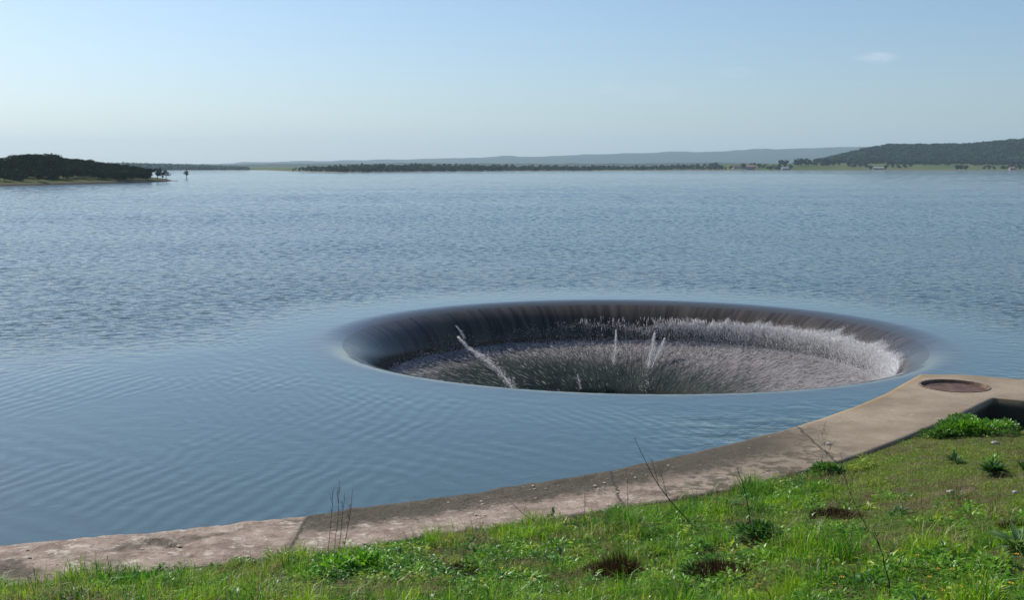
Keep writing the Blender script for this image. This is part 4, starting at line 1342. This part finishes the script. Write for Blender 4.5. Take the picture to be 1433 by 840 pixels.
# ---- houses
def box_bm(bm, x0, x1, y0, y1, z0, z1):
    vs = [bm.verts.new(p) for p in [(x0, y0, z0), (x1, y0, z0), (x1, y1, z0), (x0, y1, z0), (x0, y0, z1), (x1, y0, z1), (x1, y1, z1), (x0, y1, z1)]]
    for f in [(0, 3, 2, 1), (4, 5, 6, 7), (0, 1, 5, 4), (1, 2, 6, 5), (2, 3, 7, 6), (3, 0, 4, 7)]: bm.faces.new([vs[i] for i in f])


def house(px, r, w, dp, h, rh, rz, wall_m, roof_m, label, cat='house', nwin=3, chim=True):
    p = far_pt(px, r)
    t = empty('house', (p[0], p[1], p[2] - .3), rz); tag(t, label, cat)
    bm = bmesh.new(); box_bm(bm, -w / 2, w / 2, -dp / 2, dp / 2, -2, h)
    for sx in (-1, 1):
        a = [bm.verts.new((sx * w / 2, -dp / 2, h)), bm.verts.new((sx * w / 2, dp / 2, h)), bm.verts.new((sx * w / 2, 0, h + rh))]
        bm.faces.new(a)
    finish(bm, 'wall', wall_m, t, False)
    bm = bmesh.new(); o = .5
    for sy in (-1, 1):
        q = [(-w / 2 - o, sy * (dp / 2 + o), h - .25), (w / 2 + o, sy * (dp / 2 + o), h - .25), (w / 2 + o, 0, h + rh + .05), (-w / 2 - o, 0, h + rh + .05)]
        lo = [bm.verts.new(c) for c in q]; hi = [bm.verts.new((c[0], c[1], c[2] + .25)) for c in q]
        bm.faces.new(hi); bm.faces.new(lo[::-1])
        for i in range(4): bm.faces.new((lo[i], lo[(i + 1) % 4], hi[(i + 1) % 4], hi[i]))
    rf = finish(bm, 'roof', roof_m, t, False)
    if chim:
        bm = bmesh.new(); box_bm(bm, w * .22, w * .22 + .9, -.4, .5, h + rh * .6, h + rh + 1.2); finish(bm, 'chimney', M_HOUSEWALL, rf, False)
    for k in range(nwin):
        x = (k + .5) / nwin * w - w / 2 + .9
        bm = bmesh.new(); box_bm(bm, x - .55, x + .55, -dp / 2 - .05, -dp / 2 + .1, 1.0, 2.2); finish(bm, 'window', M_DARKOPEN, t, False)
    bm = bmesh.new(); box_bm(bm, -w / 2 + .7, -w / 2 + 1.7, -dp / 2 - .06, -dp / 2 + .1, 0, 2.1); finish(bm, 'door', M_DARKOPEN, t, False)
    return t


house(1031, 105, 20, 8, 3.4, 2.6, .25, M_HOUSEWALL, M_ROOF, 'long white farmhouse with a reddish roof, leftmost on the far shore')
house(1048, 45, 13, 9, 5.2, 2.6, -.2, M_PINKWALL, M_ROOF, 'pinkish two-storey house near the water on the far shore')
house(1096, 22, 11, 7, 3.0, 1.8, .1, M_HOUSEWALL, M_GREYROOF, 'small white house right by the water between dark trees')
house(1225, 60, 18, 9, 2.6, 1.4, .0, M_GREYWALL, M_GREYROOF, 'low pale shed below the wooded hill', 'shed', 2, False)
house(1412, 26, 9, 7, 3.0, 1.8, .0, M_PINKWALL, M_ROOF, 'small pinkish house near the right edge of the far shore', nwin=2)


# ---- distant ridges
def ridge(name, tab_px, tab_y, dist, depth, m, label, seed, rough):
    pxs = np.arange(-900, 2600, 6.0)
    rows = np.concatenate([np.linspace(-depth, 0, 14), np.linspace(depth * .1, depth, 5)])
    PX, RW = np.meshgrid(pxs, rows, indexing='ij')
    D = dist + RW; X = (PX - CX) / F * D
    top = H + (HOR - np.interp(PX, tab_px, tab_y)) * dist / F
    prof = smooth(-depth, 0, RW) * (1 - .5 * smooth(0, depth, RW))
    Z = (top + rough * (fbm(PX * .035, RW / dist * 40, seed) - .5)) * (prof * (1 - .35 * (1 - prof) + .6 * (fbm(PX * .02 + 9, RW / depth * 3, seed + 3) - .5) * (1 - prof)))
    Z = np.where(RW <= -depth, -3, Z)
    v = np.stack([X, D, Z], -1).reshape(-1, 3)
    tag(link(name, np_mesh(name, v, grid_faces(len(pxs), len(rows))[:, ::-1], smooth_sh=True), m), label, 'hills', kind='structure')


ridge('hills', [-900, 100, 180, 250, 320, 400, 480, 600, 700, 820, 1000, 1200, 1600, 2600], [230, 231, 232, 232.5, 231, 229.5, 229.5, 228, 229, 229, 228, 230, 224, 228],
      4600, 1200, land_mat('hill_scrub', (.03, .048, .025), (.05, .06, .035), .002), 'low scrubby hills beyond the far shore', 31, 8)
ridge('mountains', [-900, 100, 200, 300, 400, 480, 560, 600, 660, 700, 760, 800, 880, 953, 1000, 1050, 1120, 1180, 1260, 1600, 2600],
      [226, 231, 231, 229.5, 226.5, 225, 223.5, 223, 221.5, 219, 220, 217.5, 215, 213, 212, 209.5, 208.5, 206.5, 205, 203, 218],
      9500, 2600, land_mat('mountain_scrub', (.024, .042, .038), (.04, .052, .045), .0008), 'blue hazy mountain ridge along the horizon', 37, 26)

# ------------------------------------------------------------------ HAZE
bm = bmesh.new(); box_bm(bm, -17000, 17000, -600, 18500, -12, 420)
hz = finish(bm, 'haze', None, None, False)
m, nt, out = mat('haze_air')
pv = N(nt, 'ShaderNodeVolumePrincipled')
pv.inputs['Color'].default_value = (0.68, 0.87, 1.0, 1)
pv.inputs['Density'].default_value = 0.8e-4
pv.inputs['Anisotropy'].default_value = 0.2
nt.links.new(pv.outputs[0], out.inputs['Volume'])
hz.data.materials.clear(); hz.data.materials.append(m)
tag(hz, 'pale blue haze softening the far shore and mountains', 'haze', kind='stuff')

# ------------------------------------------------------------------ LIGHT
SUN_AZ = -47.0      # degrees to the left of the view
SUN_EL = 38.0
w = bpy.data.worlds.new('World'); scene.world = w; w.use_nodes = True
nt = w.node_tree
for n in list(nt.nodes): nt.nodes.remove(n)
wo = N(nt, 'ShaderNodeOutputWorld'); bg = N(nt, 'ShaderNodeBackground')
sky = N(nt, 'ShaderNodeTexSky', sky_type='NISHITA')
sky.sun_disc = False
sky.sun_elevation = R(SUN_EL); sky.sun_rotation = R(SUN_AZ)
sky.altitude = 100; sky.air_density = 1.0; sky.dust_density = 0.9; sky.ozone_density = 5.5
# a few small thin clouds
tc = N(nt, 'ShaderNodeTexCoord'); sp = N(nt, 'ShaderNodeSeparateXYZ'); nt.links.new(tc.outputs['Generated'], sp.inputs[0])
yy = math_n(nt, 'MAXIMUM', sp.outputs[1], 0.05)
cx = math_n(nt, 'DIVIDE', sp.outputs[0], yy); cz = math_n(nt, 'DIVIDE', sp.outputs[2], yy)
cb = N(nt, 'ShaderNodeCombineXYZ'); nt.links.new(cx, cb.inputs[0]); nt.links.new(math_n(nt, 'MULTIPLY', cz, 2.2), cb.inputs[1])
nz = noise_n(nt, cb.outputs[0], 55, 5, .6)
tot = None
for (px, py, wx, wz, st) in [(1225, 80, 30, 8, .26), (1028, 101, 26, 8, .10), (852, 123, 22, 9, .12), (910, 130, 50, 14, .09)]:
    d = ray(px, py); ax, az = d[0] / d[1], d[2] / d[1]
    ex = math_n(nt, 'MULTIPLY', math_n(nt, 'SUBTRACT', cx, float(ax)), F / wx); ez = math_n(nt, 'MULTIPLY', math_n(nt, 'SUBTRACT', cz, float(az)), F / wz)
    q = math_n(nt, 'SUBTRACT', 1.25, math_n(nt, 'ADD', math_n(nt, 'MULTIPLY', ex, ex), math_n(nt, 'MULTIPLY', ez, ez)), clamp=True)
    k = math_n(nt, 'MULTIPLY', math_n(nt, 'MULTIPLY', q, st), ramp(nt, nz, (.25, .70, 0, 1)))
    tot = k if tot is None else math_n(nt, 'MAXIMUM', tot, k)
cm = mixc(nt, tot, sky.outputs[0], (9.0, 9.0, 9.4))
nt.links.new(cm, bg.inputs[0]); bg.inputs[1].default_value = 0.118
nt.links.new(bg.outputs[0], wo.inputs[0])
sl = bpy.data.lights.new('sun', 'SUN'); sl.energy = 4.6; sl.angle = R(0.53); sl.color = (1.0, .95, .86)
so = bpy.data.objects.new('sun', sl); COL.objects.link(so)
az = R(SUN_AZ); el = R(SUN_EL)
tosun = Vector((math.sin(az) * math.cos(el), math.cos(az) * math.cos(el), math.sin(el)))
so.rotation_euler = tosun.to_track_quat('Z', 'Y').to_euler()
so.location = (-60, 40, 80)

# ------------------------------------------------------------------ view
vs = scene.view_settings
vs.view_transform = 'Standard'; vs.look = 'None'; vs.exposure = 0.0; vs.gamma = 1.0; vs.use_curve_mapping = False
scene.cycles.max_bounces = 8
scene.cycles.volume_bounces = 2
scene.cycles.use_denoising = True
